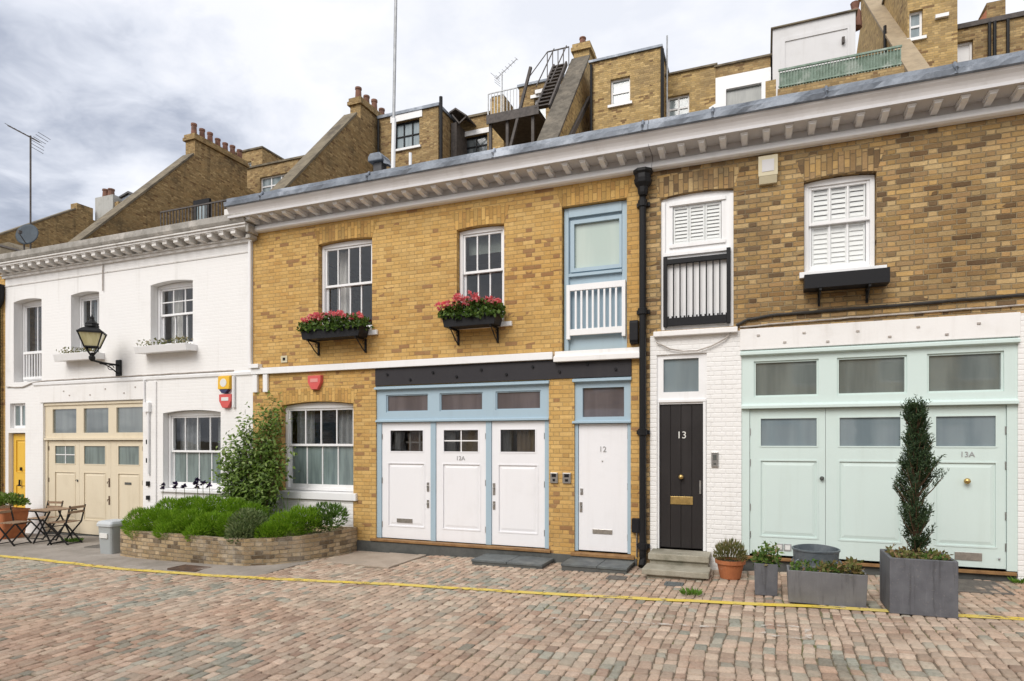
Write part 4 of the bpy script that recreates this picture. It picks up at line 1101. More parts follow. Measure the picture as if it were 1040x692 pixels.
for i, (a, c, ga, gc) in enumerate(((-0.165, 0.825, -0.03, 0.73), (0.83, 1.915, 0.99, 1.75), (1.92, 2.905, 2.13, 2.81))):
    d = panel_leaf(hb, a, c, mz, 2.37, 0.04, 'mint', [(ga, gc, 1.83, 2.25)], [(ga, gc, 0.53, 1.64)], 'garage_door', glass='frost_blue')
    if i == 0:
        knob(d, 0.78, 1.39, 0.04, 'plinth', 0.03)
        for x in (0.23, 0.34):
            pq = MB().box(x - 0.05, x + 0.05, 0.028, 0.039, 0.34, 0.44).build('plate', 'number', d, bevel=0.003)
            MB().box(x - 0.032, x + 0.032, 0.024, 0.0275, 0.358, 0.422).build('plate_face', 'label_white', d)
    if i == 2:
        knob(d, 2.48, 1.39, 0.04, 'brass', 0.04)
        text_mesh('house_number', '13A', 0.10, 'number', d, 2.49, 0.036, 1.735)
        letterbox(d, 2.35, 2.65, 0.355, 0.46, 0.04, 'chrome')
        knob(d, 2.83, 0.40, 0.04, 'number', 0.015)
    if i != 1: hinges(d, (a + 0.004) if i == 0 else (c - 0.004), (0.55, 0.95, 1.6, 2.05), 0.034, 'chrome')
MB().prism([(0.12, 0.195), (0.0, 0.195), (0.0, 0.235), (0.12, 0.25)], 'x', -0.27, 3.01).build('garage_sill', 'wood_sill', hb, bevel=0.004)
MB().box(-0.27, 3.01, 0.06, 0.2, gz(0) - 0.1, 0.19).build('threshold', 'plinth', hb)

# ================================================================== FAR LEFT NEIGHBOUR
hn = thing('house', 'sliver of a yellow brick house beyond the white house at the left edge', 'house', (-20.5, 0, -0.3))
MB().panel(rect(-24.0, W0 - 0.003, gz(-20) - 0.3, 6.3), [rect(-20.5, -19.3, 3.9, 5.5), rect(-22.5, -19.0, -0.2, 2.7)], 0.0, 0.3).build('wall', 'brick_yellow', hn)
MB().box(-22.5, -19.0, 0.1, 0.15, -0.3, 2.7).build('garage_door', 'white_door', hn)
sash_window(hn, -20.5, -19.3, 3.9, 5.5, 0.1, 3, 0.0, 4.7)
house_body(hn, -24.0, W0 - 0.006, 6.1)
t = thing('downpipe', 'black cast iron downpipe at the far left end of the white house', 'pipe', (-17.42, -0.08, gz(-17.4)))
MB().tube([(-17.42, -0.09, gz(-17.4)), (-17.42, -0.09, 5.3)], 0.06, 10).build('pipe', 'black_iron', t)
MB().lathe(-17.42, -0.10, [(0.07, 5.2), (0.14, 5.35), (0.16, 5.5), (0.16, 5.75), (0.13, 5.76)], 10).build('hopper', 'black_iron', t)

# ================================================================== FIXTURES ON THE FRONTS
def rain_pipe():
    t = thing('downpipe', 'tall black cast iron downpipe with hopper head between yellow and brown houses', 'pipe', (-1.69, -0.1, 0.0))
    b = MB().tube([(-1.70, -0.09, gz(-1.7) + 0.16), (-1.70, -0.09, 5.72)], 0.052, 12)
    b.tube([(-1.70, -0.09, gz(-1.7) + 0.2), (-1.70, -0.10, gz(-1.7) + 0.1), (-1.70, -0.16, gz(-1.7) + 0.03)], 0.056, 12)
    b.build('pipe', 'black_iron', t, smooth=False)
    for z in (0.30, 2.05, 3.9, 5.55):
        b = MB().lathe(-1.70, -0.09, [(0.055, z - 0.05), (0.072, z - 0.045), (0.072, z + 0.045), (0.055, z + 0.05)], 12)
        b.box(-1.80, -1.60, -0.05, 0.0, z - 0.03, z + 0.03)
        b.build('collar', 'black_iron', t)
    b = MB().lathe(-1.69, -0.12, [(0.06, 5.66), (0.075, 5.70), (0.085, 5.78), (0.13, 5.84), (0.14, 5.90), (0.125, 5.91), (0.125, 5.97), (0.15, 6.0), (0.15, 6.04), (0.10, 6.05)], 8, math.pi / 8)
    b.build('hopper', 'black_iron', t)
rain_pipe()
t = tag(MB().prism([(-0.001, 3.41), (-0.10, 3.43), (-0.12, 3.47), (-0.12, 3.74), (-0.10, 3.77), (-0.001, 3.78)], 'x', -1.90, -1.77).build('junction_box', 'black', None, bevel=0.008), 'small black box on yellow brick beside the tall downpipe', 'box')

def alarm_box(label, x, z, w, h, mat, y=0.0, tab=None):
    t = thing('alarm_box', label, 'alarm', (x, y, z))
    b = MB()
    hw_ = w / 2
    front = [(x - hw_, z + h / 2), (x + hw_, z + h / 2), (x + hw_ * 0.98, z), (x + hw_ * 0.45, z - h / 2), (x - hw_ * 0.45, z - h / 2), (x - hw_ * 0.98, z)]
    n = len(front)
    vs = [(p, y - 0.002, q) for p, q in front] + [(x + (p - x) * 0.94, y - 0.075, z + (q - z) * 0.94) for p, q in front]
    b.add(vs, [(i, (i + 1) % n, n + (i + 1) % n, n + i) for i in range(n)] + [tuple(range(n)), tuple(range(2 * n - 1, n - 1, -1))])
    b.build('cover', mat, t, bevel=0.006)
    MB().box(x - hw_ * 0.55, x + hw_ * 0.55, y - 0.079, y - 0.072, z + h * 0.02, z + h * 0.26).build('label_plate', tab or 'label_white', t)
    return t
alarm_box('red alarm box on yellow brick above the ground floor window', -7.90, 3.03, 0.32, 0.28, 'red_plastic', tab=paint('faded_red_label', (0.68, 0.28, 0.25), 0.5))
alarm_box('red alarm box on the white wall, below a yellow one', -10.12, 2.73, 0.34, 0.29, 'red_plastic', tab=M['label_white'])
t = thing('alarm_box', 'yellow alarm box with navy base on the white wall', 'alarm', (-10.14, 0, 3.05))
MB().prism([(-0.002, 2.97), (-0.09, 2.97), (-0.08, 3.23), (-0.002, 3.25)], 'x', -10.30, -10.0).build('cover', 'yellow_plastic', t, bevel=0.008)
MB().prism([(-10.27, 2.965), (-10.03, 2.965), (-10.10, 2.89), (-10.20, 2.89)], 'y', -0.085, -0.002).build('base', 'navy_plastic', t, bevel=0.005)
MB().prism([(-10.15 + 0.085 * math.cos(k * math.pi / 8), 3.10 + 0.085 * math.sin(k * math.pi / 8)) for k in range(16)], 'y', -0.092, -0.08).build('disc', 'label_white', t)
t = thing('alarm_box', 'faded cream box high on brown brick under the cornice', 'alarm', (0.09, 0, 5.8))
MB().box(-0.05, 0.21, -0.10, -0.001, 5.70, 5.99).build('cover', 'cream_plastic', t, bevel=0.006)
MB().prism([(-0.001, 5.60), (-0.06, 5.60), (-0.098, 5.698), (-0.001, 5.698)], 'x', -0.04, 0.20).build('base', 'cream_plastic', t, bevel=0.004)
MB().box(0.0, 0.16, -0.106, -0.101, 5.76, 5.93).build('face_plate', 'cornice', t)

def lantern():
    cx, cy = -13.27, -0.62
    t = thing('wall_lantern', 'black iron wall lantern with pale yellow glass on a scrolled bracket', 'lantern', (cx, 0, 3.5))
    b = MB().box(-13.35, -13.19, -0.04, -0.001, 3.36, 3.72)
    b.build('wall_plate', 'black_iron', t, bevel=0.012)
    b = MB().tube([(cx, -0.03, 3.60), (cx, -0.35, 3.61), (cx, cy, 3.64), (cx, cy, 3.72)], 0.022, 8)
    sp = []
    for k in range(14):
        a = k / 13
        sp.append((cx, -0.05 - 0.40 * a, 3.42 + 0.17 * math.sin(a * math.pi * 0.55)))
    b.tube(sp, 0.013, 6)
    b.tube([(cx, -0.2 + 0.07 * math.cos(q * 0.5), 3.53 + 0.05 * math.sin(q * 0.5)) for q in range(12)], 0.009, 5)
    b.lathe(cx, cy, [(0.02, 3.62), (0.06, 3.66), (0.065, 3.71), (0.03, 3.76), (0.03, 3.80)], 10)
    for q in range(4):
        a = q * math.pi / 2
        b.tube([(cx + 0.03 * math.cos(a), cy + 0.03 * math.sin(a), 3.74), (cx + 0.10 * math.cos(a), cy + 0.10 * math.sin(a), 3.83), (cx + 0.16 * math.cos(a), cy + 0.16 * math.sin(a), 3.92)], 0.012, 6)
    b.build('bracket', 'black_iron', t)
    b = MB(); r0, r1, z0, z1 = 0.175, 0.315, 3.92, 4.22
    P = lambda r, z, q: (cx + r * math.cos(q * math.pi / 2), cy + r * math.sin(q * math.pi / 2), z)
    for q in range(4):
        b.bar(P(r0, z0, q), P(r1, z1, q), 0.02)
        b.bar(P(r0, z0, q), P(r0, z0, q + 1), 0.026)
        b.bar(P(r1, z1, q), P(r1, z1, q + 1), 0.034)
        m0 = [(a + c) / 2 for a, c in zip(P(r0, z0, q), P(r0, z0, q + 1))]; m1 = [(a + c) / 2 for a, c in zip(P(r1, z1, q), P(r1, z1, q + 1))]
    b.build('frame', 'black_iron', t)
    b = MB().add([P(r0 - .01, z0, q) for q in range(4)] + [P(r1 - .01, z1, q) for q in range(4)], [(q, (q + 1) % 4, 4 + (q + 1) % 4, 4 + q) for q in range(4)])
    b.build('glass', 'lantern_glass', t)
    b = MB().lathe(cx, cy, [(0.33, 4.23), (0.23, 4.30), (0.15, 4.335), (0.145, 4.36)], 4)
    b.lathe(cx, cy, [(0.14, 4.355), (0.12, 4.41), (0.135, 4.415), (0.09, 4.45), (0.055, 4.48), (0.042, 4.52), (0.05, 4.54), (0.02, 4.58), (0.005, 4.62)], 10)
    b.build('roof', 'black_iron', t)
lantern()

def cable(label, pts, r, mat='cable', y=-0.02):
    P = []
    for (a, b_) in zip(pts, pts[1:]):
        for k in range(8):
            u = k / 8; P.append((a[0] + (b_[0] - a[0]) * u, y - 0.006 * noise.noise((a[0] + u, 0, 3)), a[1] + (b_[1] - a[1]) * u + 0.010 * noise.noise(((a[0] + (b_[0] - a[0]) * u) * 4, 5, 0))))
    P.append((pts[-1][0], y, pts[-1][1]))
    return tag(MB().tube(P, r, 6).build('cable', mat), label, 'cable')
cable('dark cable clipped along brown brick above the mint garage', [(-0.35, 3.60), (-0.2, 3.68), (0.2, 3.72), (0.9, 3.73), (2.0, 3.74), (3.1, 3.76), (5.0, 3.78)], 0.022)
cable('thin pale cable running just over the white garage lintel', [(-0.3, 3.575), (0.5, 3.60), (1.5, 3.615), (3.0, 3.63), (5.0, 3.65)], 0.012, 'cable_pale')
cable('loose cable sagging over the fanlight of the black door', [(-1.50, 3.42), (-1.3, 3.31), (-1.1, 3.265), (-0.9, 3.265), (-0.7, 3.32), (-0.5, 3.42), (-0.36, 3.56)], 0.011, 'cable_pale', -0.04)
cable('grey cable along the white house under the balustrade window', [(-17.2, 3.25), (-16.6, 3.22), (-16.3, 3.30), (-15.9, 3.345), (-14.0, 3.35), (-12.2, 3.35), (-9.95, 3.35)], 0.014, 'cable_pale', -0.02)
tag(MB().tube([(-9.93, -0.035, 3.23), (-9.93, -0.035, 2.60)], 0.03, 8).build('conduit', 'white'), 'short white conduit on the white wall beside two alarm boxes', 'pipe')
tag(MB().tube([(-13.78, -0.025, 5.9), (-13.78, -0.025, 5.3)], 0.014, 6).build('cable', 'cable_pale'), 'short grey cable dropping from the white house cornice', 'cable')
tag(MB().tube([(-9.49, -0.045, 5.90), (-9.49, -0.045, 3.40)], 0.035, 10).build('downpipe', 'white'), 'slim white pipe at the joint of white and yellow houses', 'pipe')

# ---- window boxes
def rdir(up=0.3):
    while True:
        v = Vector((random.uniform(-1, 1), random.uniform(-1, 1), random.uniform(-1, 1)))
        if 0.1 < v.length < 1:
            v.normalize()
            v.z += up
            return v.normalized()
def bloom_mesh(n=16, r=0.05):
    b = MB()
    for k in range(n):
        d = rdir(0.3)
        b.leaf(d * r * 0.35, d, rdir(), r * 0.9, r * 0.8)
        q = d * r * 0.8
        b.leaf(q, rdir(), d, r * 0.6, r * 0.55)
    return b
bloom_src = []
def flower_box(label, x0, x1, z0, z1):
    t = thing('window_box', label, 'window box', ((x0 + x1) / 2, 0, z0), 'black window boxes full of pink geraniums')
    b = MB()
    ya, yb_ = -0.36, -0.08
    b.prism([(x0 + 0.04, z0), (x1 - 0.04, z0), (x1, z1), (x0, z1)], 'y', ya, yb_)
    b.box(x0 - 0.012, x1 + 0.012, ya - 0.012, yb_ + 0.012, z1 - 0.03, z1 + 0.012)
    b.build('trough', 'black', t, bevel=0.005)
    for x in (x0 + 0.14, x1 - 0.12):
        k = MB().box(x - 0.015, x + 0.015, -0.03, 0.0, z0 - 0.26, z0).box(x - 0.015, x + 0.015, -0.34, -0.03, z0 - 0.028, z0 - 0.002)
        k.tube([(x, -0.02, z0 - 0.25), (x, -0.12, z0 - 0.19), (x, -0.22, z0 - 0.1), (x, -0.31, z0 - 0.03)], 0.011, 6)
        k.tube([(x, -0.07 + 0.035 * math.cos(q * .6), z0 - 0.075 + 0.035 * math.sin(q * .6)) for q in range(11)], 0.007, 5)
        k.build('bracket', 'black_iron', t)
    f = MB()
    cx = (x0 + x1) / 2
    for k in range(950):
        u = random.uniform(-0.04, 1.04)
        x = x0 + (x1 - x0) * u
        h = 0.24 + 0.08 * noise.noise((x * 5, 1, 0))
        z = z1 + random.uniform(-0.03, h) * (1 - 0.35 * abs(2 * u - 1) ** 3)
        spread = 0.17 + (0.06 if z < z1 + 0.08 else 0)
        y = -0.22 + random.gauss(0, 0.6) * spread * 0.8
        if z < z1 and y > ya - 0.02 and x0 < x < x1: y = ya - random.uniform(0.01, 0.07)
        f.leaf((x, y, z), rdir(0.1), rdir(0.8), random.uniform(0.05, 0.085), random.uniform(0.05, 0.08))
    f.build('foliage', 'geranium', t)
    n = 24
    for k in range(n):
        u = (k + random.uniform(0.1, 0.9)) / n
        x = x0 - 0.05 + (x1 - x0 + 0.10) * u
        y = random.uniform(-0.42, -0.12)
        z = z1 + 0.14 + 0.16 * random.random() * (1 - abs(2 * u - 1) ** 2) + 0.03
        if not bloom_src or len(bloom_src) < 4:
            o = bloom_mesh().build('bloom', 'petal', t); bloom_src.append(o.data)
        else:
            o = bpy.data.objects.new('bloom', random.choice(bloom_src)); COL.objects.link(o); o.parent = t
        o.location = Vector((x, y, z)) - wloc(t)
        o.rotation_euler = (random.uniform(-.5, .5), random.uniform(-.5, .5), random.uniform(0, 6))
        s_ = random.uniform(1.0, 1.7); o.scale = (s_, s_, s_ * 0.8)
    return t
# the first blooms are built about the origin of their own mesh
def _bloom_at_origin():
    for k in range(4):
        b = bloom_mesh()
        me = bpy.data.meshes.new('bloom'); me.from_pydata([tuple(p) for p in b.v], [], b.f); me.update(); me.materials.append(M['petal'])
        bloom_src.append(me)
_bloom_at_origin()
flower_box('black window box of pink geraniums below the four pane wide window', -7.98, -6.66, 3.80, 3.98)
flower_box('black window box of pink geraniums below the narrower window near the blue one', -5.02, -4.02, 3.83, 4.01)
t = thing('window_box', 'empty black window box under the shuttered window on brown brick', 'window box', (1.05, 0, 4.0))
b = MB().panel(rect(0.54, 1.56, 4.0, 4.19), [], -0.30, -0.275).box(0.54, 1.56, -0.06, -0.035, 4.0, 4.19).box(0.54, 0.565, -0.275, -0.06, 4.0, 4.19).box(1.535, 1.56, -0.275, -0.06, 4.0, 4.19).box(0.565, 1.535, -0.275, -0.06, 4.0, 4.03)
b.build('trough', 'black', t)
for x in (0.74, 1.33):
    MB().box(x - 0.015, x + 0.015, -0.03, 0.0, 3.80, 3.998).box(x - 0.015, x + 0.015, -0.29, -0.03, 3.965, 3.998).tube([(x, -0.02, 3.82), (x, -0.25, 3.96)], 0.01, 6).build('bracket', 'black_iron', t)
def white_box(label, x0, x1, z0, z1, n):
    t = thing('window_box', label, 'window box', ((x0 + x1) / 2, 0, z0), 'white window boxes on the white house')
    MB().prism([(0.0, z0 + 0.02), (-0.26, z0), (-0.30, z1), (0.0, z1)], 'x', x0, x1).build('trough', 'white', t, bevel=0.008)
    f = MB()
    for k in range(n):
        c = random.choice([0.15, 0.4, 0.5, 0.75, 0.85])
        x = x0 + (x1 - x0) * min(0.98, max(0.02, random.gauss(c, 0.07)))
        f.leaf((x, random.uniform(-0.25, -0.08), z1 + random.uniform(-0.02, 0.13)), rdir(0.4), rdir(0.6), random.uniform(0.04, 0.08), random.uniform(0.025, 0.045))
    f.build('foliage', 'heather', t)
    f = MB()
    for k in range(26):
        x = x0 + (x1 - x0) * random.random()
        f.leaf((x, random.uniform(-0.25, -0.08), z1 + random.uniform(0.04, 0.13)), rdir(0.4), rdir(0.6), 0.045, 0.04)
    f.build('blossom', 'pale_flower', t)
white_box('long white window box under the white house sash window near the yellow house', -12.45, -10.95, 3.78, 3.93, 190)
white_box('white window box with straggly plants half hidden behind the lantern', -15.05, -13.75, 3.74, 3.90, 150)

# ================================================================== ON THE GROUND
def slab_step(label, x0, x1, yf, yb_, ztop, split):
    t = thing('doorstep', label, 'step', ((x0 + x1) / 2, -0.3, gz(x0)))
    b = MB()
    b.box(x0, split - 0.004, yf, yb_, ztop - 0.035, ztop).box(split + 0.004, x1, yf, yb_, ztop - 0.035, ztop)
    b.build('tread', 'slate', t, bevel=0.004)
    MB().box(x0 + 0.01, x1 - 0.01, yf + 0.012, yb_, gz(x0) - 0.1, ztop - 0.0352).build('riser', 'plinth', t)
slab_step('grey slate step before the right hand white garage door', -4.33, -3.13, -0.66, -0.064, 0.02, -3.72)
slab_step('grey slate step before the white door numbered twelve', -2.84, -1.83, -0.64, -0.054, 0.055, -2.28)
t = thing('doorstep', 'pair of worn stone steps before the black door', 'step', (-1.12, -0.4, 0))
MB().box(-1.56, -0.70, -0.44, 0.03, 0.17, 0.265).build('tread', 'stone_step', t, bevel=0.012)
MB().box(-1.54, -0.72, -0.40, -0.001, gz(-1) - 0.1, 0.169).build('riser', 'stone_step', t)
MB().box(-1.58, -0.67, -0.86, -0.405, 0.03, 0.115).build('tread', 'stone_step', t, bevel=0.014)
MB().box(-1.52, -0.74, -0.80, -0.41, gz(-1) - 0.1, 0.029).build('riser', 'stone_step', t)

# ---- drain covers
def cover(label, x0, x1, y0, y1, mat, bars=6, name='drain_cover'):
    z = gw((x0 + x1) / 2, (y0 + y1) / 2)
    t = thing(name, label, 'drain cover', ((x0 + x1) / 2, (y0 + y1) / 2, z))
    sl = lambda x: gz(x) - gz((x0 + x1) / 2)
    b = MB().box(x0, x1, y0, y1, z - 0.05, z + 0.004)
    b.box(x0, x0 + 0.03, y0, y1, z + 0.0045, z + 0.012).box(x1 - 0.03, x1, y0, y1, z + 0.0045, z + 0.012).box(x0 + 0.03, x1 - 0.03, y0, y0 + 0.03, z + 0.0045, z + 0.012).box(x0 + 0.03, x1 - 0.03, y1 - 0.03, y1, z + 0.0045, z + 0.012)
    b.build('frame', mat, t)
    b = MB()
    for k in range(bars):
        y = y0 + 0.04 + (y1 - y0 - 0.08) * (k + 0.25) / bars
        b.box(x0 + 0.034, x1 - 0.034, y, y + (y1 - y0) / bars * 0.5, z + 0.0045, z + 0.010)
    b.build('grate', mat, t)
cover('rusty iron drain cover by the yellow line under the raised bed', -8.85, -8.25, -2.46, -2.12, 'rust_iron', 5)
cover('large grey inspection cover before the mint garage beside the tree planter', 1.98, 2.74, -0.86, -0.10, 'grey_iron', 10)
cover('small square cover in the setts beside the slate step', -2.05, -1.78, -1.06, -0.84, 'grey_iron', 4)
cover('small slate grey cover in the setts below the stone steps', -1.22, -0.98, -1.22, -1.02, 'slate', 2)
cover('flat iron cover in the concrete before the cream garage', -12.6, -11.75, -1.25, -0.75, 'grey_iron', 4)

# ---- raised bed with plants
BED = [(-10.95, -1.70), (-10.4, -1.80), (-9.4, -1.86), (-8.4, -1.92), (-7.8, -1.88), (-7.45, -1.68), (-7.15, -1.30), (-7.0, -0.90), (-6.96, -0.40), (-6.96, -0.016), (-10.95, -0.016)]
t = thing('raised_bed', 'low curved brick raised bed in front of the two ground floor windows', 'raised bed', (-9.0, -1, -0.15))
def inset(poly, d):
    c = Vector((-8.95, -0.8)); out = []
    n = len(poly)
    for i in range(n):
        p0, p1, p2 = (Vector(poly[(i + k) % n]) for k in (-1, 0, 1))
        e1 = (p1 - p0).normalized(); e2 = (p2 - p1).normalized()
        n1 = Vector((-e1.y, e1.x)); n2 = Vector((-e2.y, e2.x))
        m = (n1 + n2); m = m / max(0.3, m.dot(n1))
        out.append(p1 + m * d)
    return out
inn = inset(BED, 0.11)
b = MB(); n = len(BED); zt = 0.31
vs = []
def bz(x): return zt + 0.05 * (x + 9) * 0.15 + 0.012 * noise.noise((x * 2, 4, 0))
for (p, q) in zip(BED, inn):
    vs += [(p[0], p[1], gz(p[0]) - 0.1), (p[0], p[1], bz(p[0])), (q[0], q[1], bz(p[0])), (q[0], q[1], 0.0)]
fs = []
for i in range(n):
    j = (i + 1) % n
    for k in range(3):
        fs.append((i * 4 + k, j * 4 + k, j * 4 + k + 1, i * 4 + k + 1))
b.add(vs, fs)
b.build('brick_edge', 'brick_bed', t)
b = MB(); b.prism([(p[0], p[1]) for p in inn], 'z', 0.0, 0.22)
b.build('soil', 'soil', t)

def spiky(name, label, cat, blobs, mat, n, L, W, group=None, up=0.9, stemc=True):
    """mound of narrow upright leaves growing out of several tussocks"""
    b = MB()
    for (cx, cy, cz, rx, ry, rz) in blobs:
        m = int(n * rx * rz / 0.09)
        for k in range(m):
            d = rdir(0.25)
            r = random.uniform(0.5, 1.0) ** 0.35 if random.random() < 0.62 else random.uniform(0.05, 0.85)
            p = Vector((cx + d.x * rx * r, cy + d.y * ry * r, cz + d.z * rz * r))
            p.x += 0.05 * noise.noise(p * 6); p.z += 0.05 * noise.noise(p * 5 + Vector((9, 0, 0)))
            dd = Vector((d.x * 0.8, d.y * 0.8, d.z * 0.6 + up)) + Vector((random.uniform(-.35, .35), random.uniform(-.35, .35), random.uniform(-.2, .3)))
            b.leaf(p - dd.normalized() * L * 0.4, dd, rdir(), L * random.uniform(0.7, 1.3), W * random.uniform(0.7, 1.3))
    return tag(b.build(name, mat), label, cat, group)
lav = []
for (x, y, z, r, h) in ((-10.72, -1.45, 0.42, 0.27, 0.24), (-10.28, -1.50, 0.44, 0.26, 0.25), (-9.85, -1.52, 0.43, 0.27, 0.25), (-9.42, -1.50, 0.44, 0.27, 0.26), (-8.98, -1.48, 0.42, 0.28, 0.25), (-8.60, -1.40, 0.42, 0.25, 0.24),
                        (-10.45, -1.05, 0.55, 0.29, 0.27), (-10.0, -1.0, 0.60, 0.30, 0.28), (-9.5, -1.02, 0.62, 0.31, 0.27), (-9.0, -0.98, 0.59, 0.30, 0.27), (-8.6, -0.95, 0.54, 0.28, 0.25),
                        (-9.7, -1.74, 0.32, 0.22, 0.16), (-10.5, -1.70, 0.32, 0.22, 0.16), (-9.0, -1.74, 0.32, 0.22, 0.16)):
    lav.append((x, y, z, r, r * 1.1, h))
spiky('lavender_bush', 'long bright green lavender hedge spilling over the left of the raised bed', 'shrub', lav, 'lavender', 3200, 0.075, 0.011, up=0.45)
spiky('sage_bush', 'round grey green bush at the middle of the raised bed', 'shrub', [(-8.10, -1.52, 0.48, 0.34, 0.34, 0.27), (-8.05, -1.75, 0.36, 0.25, 0.2, 0.2)], 'sage', 1500, 0.07, 0.024, up=0.4)
spiky('lavender_bush', 'bright green lavender clump at the rounded corner of the raised bed', 'shrub', [(-7.50, -1.30, 0.44, 0.30, 0.34, 0.27), (-7.35, -1.0, 0.55, 0.3, 0.3, 0.24), (-7.65, -1.5, 0.36, 0.24, 0.25, 0.2)], 'lavender', 3200, 0.075, 0.011, up=0.45)
spiky('rosemary_bush', 'darker green bush at the right end of the raised bed', 'shrub', [(-7.12, -0.62, 0.58, 0.34, 0.34, 0.24), (-7.3, -0.75, 0.42, 0.28, 0.3, 0.2)], 'shrub', 1500, 0.08, 0.018, up=0.5)

def iris(label, x, y, h, heads):
    t = thing('iris', label, 'flower', (x, y, 0.2), 'dark purple irises in the raised bed')
    z0 = 0.25; tip = (x + random.uniform(-.03, .03), y + random.uniform(-.03, .03), h)
    MB().tube([(x, y, z0), ((x + tip[0]) / 2 + .01, y, (z0 + h) / 2), tip], 0.009, 5, 0.005).build('stem', 'stem', t)
    f = MB()
    for q in range(heads):
        c = Vector(tip) + Vector((random.uniform(-.04, .04) * q, random.uniform(-.04, .04) * q, -0.07 * q))
        for k in range(16):
            d = rdir(0.5)
            f.leaf(c, d, rdir(), random.uniform(0.05, 0.09), random.uniform(0.035, 0.06))
    f.build('flower', 'purple', t)
    l = MB()
    for k in range(5):
        l.leaf((x + random.uniform(-.05, .05), y + random.uniform(-.05, .05), z0), Vector((random.uniform(-.3, .3), random.uniform(-.3, .3), 1)), rdir(), random.uniform(0.35, 0.55), 0.025)
    l.build('leaf', 'shrub', t)
iris('dark purple iris at the left of the row under the white window', -10.80, -0.65, 1.06, 2)
iris('short dark purple iris second from the left under the white window', -10.50, -0.7, 1.02, 1)
iris('tallest dark purple iris with several heads under the white window', -10.22, -0.65, 1.15, 3)
iris('dark purple iris right of the tallest one under the white window', -10.02, -0.7, 1.10, 1)
iris('dark purple iris at the right of the row under the white window', -9.83, -0.72, 1.07, 1)
iris('thin dark flower standing by the pilaster right of the cream garage', -11.36, -0.5, 1.02, 2)

def climber():
    t = thing('climbing_shrub', 'leafy climbing shrub trained up the joint of white and yellow walls', 'shrub', (-9.15, -0.4, 0.2))
    b = MB(); f = MB()
    rnd = random.Random(3)
    for k in range(32):
        a = rnd.uniform(-1, 1)
        top = Vector((-9.12 + a * 0.72 + (0.25 if k % 5 == 0 else 0), -0.20 + rnd.uniform(-0.22, 0.02), 0.0))
        top.z = 1.95 + 0.40 * (1 - abs(a)) + rnd.uniform(-0.75, 0.2)
        if k < 5: top = Vector((-8.85 + rnd.uniform(-.14, .14), -0.12, 2.70 - 0.12 * k))
        base = Vector((-9.05 + rnd.uniform(-.15, .15), -0.35, 0.2))
        mid = base.lerp(top, 0.5) + Vector((a * 0.25, -0.22 + rnd.uniform(-.1, .1), 0.05))
        pts = []
        for i in range(11):
            u = i / 10
            p = base * (1 - u) ** 2 + mid * 2 * u * (1 - u) + top * u * u
            pts.append(p + Vector((noise.noise((k, u * 4, 0)), 0.6 * noise.noise((k, u * 4, 5)), 0)) * 0.06)
        b.tube(pts, 0.012, 5, 0.003)
        for i in range(3, 11):
            for q in range(20):
                p = pts[i] + Vector((rnd.gauss(0, 0.13), rnd.gauss(0, 0.09), rnd.gauss(0, 0.11)))
                p.y = min(p.y, -0.03)
                d = Vector((rnd.uniform(-1, 1), rnd.uniform(-1, 0.3), rnd.uniform(-0.9, 0.4)))
                f.leaf(p, d, Vector((rnd.uniform(-.4, .4), -0.7, 0.8)), rnd.uniform(0.07, 0.13), rnd.uniform(0.035, 0.06))
    b.build('branch', 'bark', t)
    f.build('foliage', 'climber', t)
climber()
l = MB()
for k in range(60):
    x = random.choice([-8.75, -8.55, -8.45, -7.95]) + random.gauss(0, 0.07)
    l.leaf((x, -0.75 + random.gauss(0, 0.1), 0.25), Vector((random.uniform(-.35, .35), random.uniform(-.35, .25), 1)), rdir(), random.uniform(0.4, 0.75), 0.025)
tag(l.build('sword_leaf_plant', 'shrub'), 'tuft of tall sword shaped leaves behind the grey green bush', 'plant')

# ---- bin
t = thing('bin', 'grey plastic dustbin with a pale lid at the left end of the raised bed', 'bin', (-11.45, -1.50, gz(-11.4)))
z = gz(-11.4) + 0.006
def rr(cx, cy, w, d, c=0.05):
    pts = []
    for sx, sy, a0 in ((1, 1, 0), (-1, 1, 90), (-1, -1, 180), (1, -1, 270)):
        for k in range(4):
            a = R(a0 + 30 * k)
            pts.append((cx + sx * (w / 2 - c) + c * math.cos(a), cy + sy * (d / 2 - c) + c * math.sin(a)))
    return pts
def loft(b, secs):
    n = len(secs[0][0]); vs = []
    for pts, zz in secs: vs += [(p[0], p[1], zz) for p in pts]
    fs = [(i * n + k, i * n + (k + 1) % n, (i + 1) * n + (k + 1) % n, (i + 1) * n + k) for i in range(len(secs) - 1) for k in range(n)]
    fs += [tuple(reversed(range(n))), tuple(range((len(secs) - 1) * n, len(secs) * n))]
    return b.add(vs, fs)
bx, by = -11.38, -1.52
loft(MB(), [(rr(bx, by, .32, .32), z), (rr(bx, by, .37, .37), z + .52)]).build('body', 'grey_plastic', t)
loft(MB(), [(rr(bx, by, .41, .41), z + .515), (rr(bx, by, .41, .41), z + .56), (rr(bx, by, .37, .37), z + .60), (rr(bx, by, .30, .30), z + .615)]).build('lid', paint('pale_bin_lid', (0.50, 0.53, 0.55), 0.45, 0.1), t)
MB().box(bx - .10, bx + .10, by - .20, by - .176, z + .30, z + .39).build('label_plate', 'label_white', t)

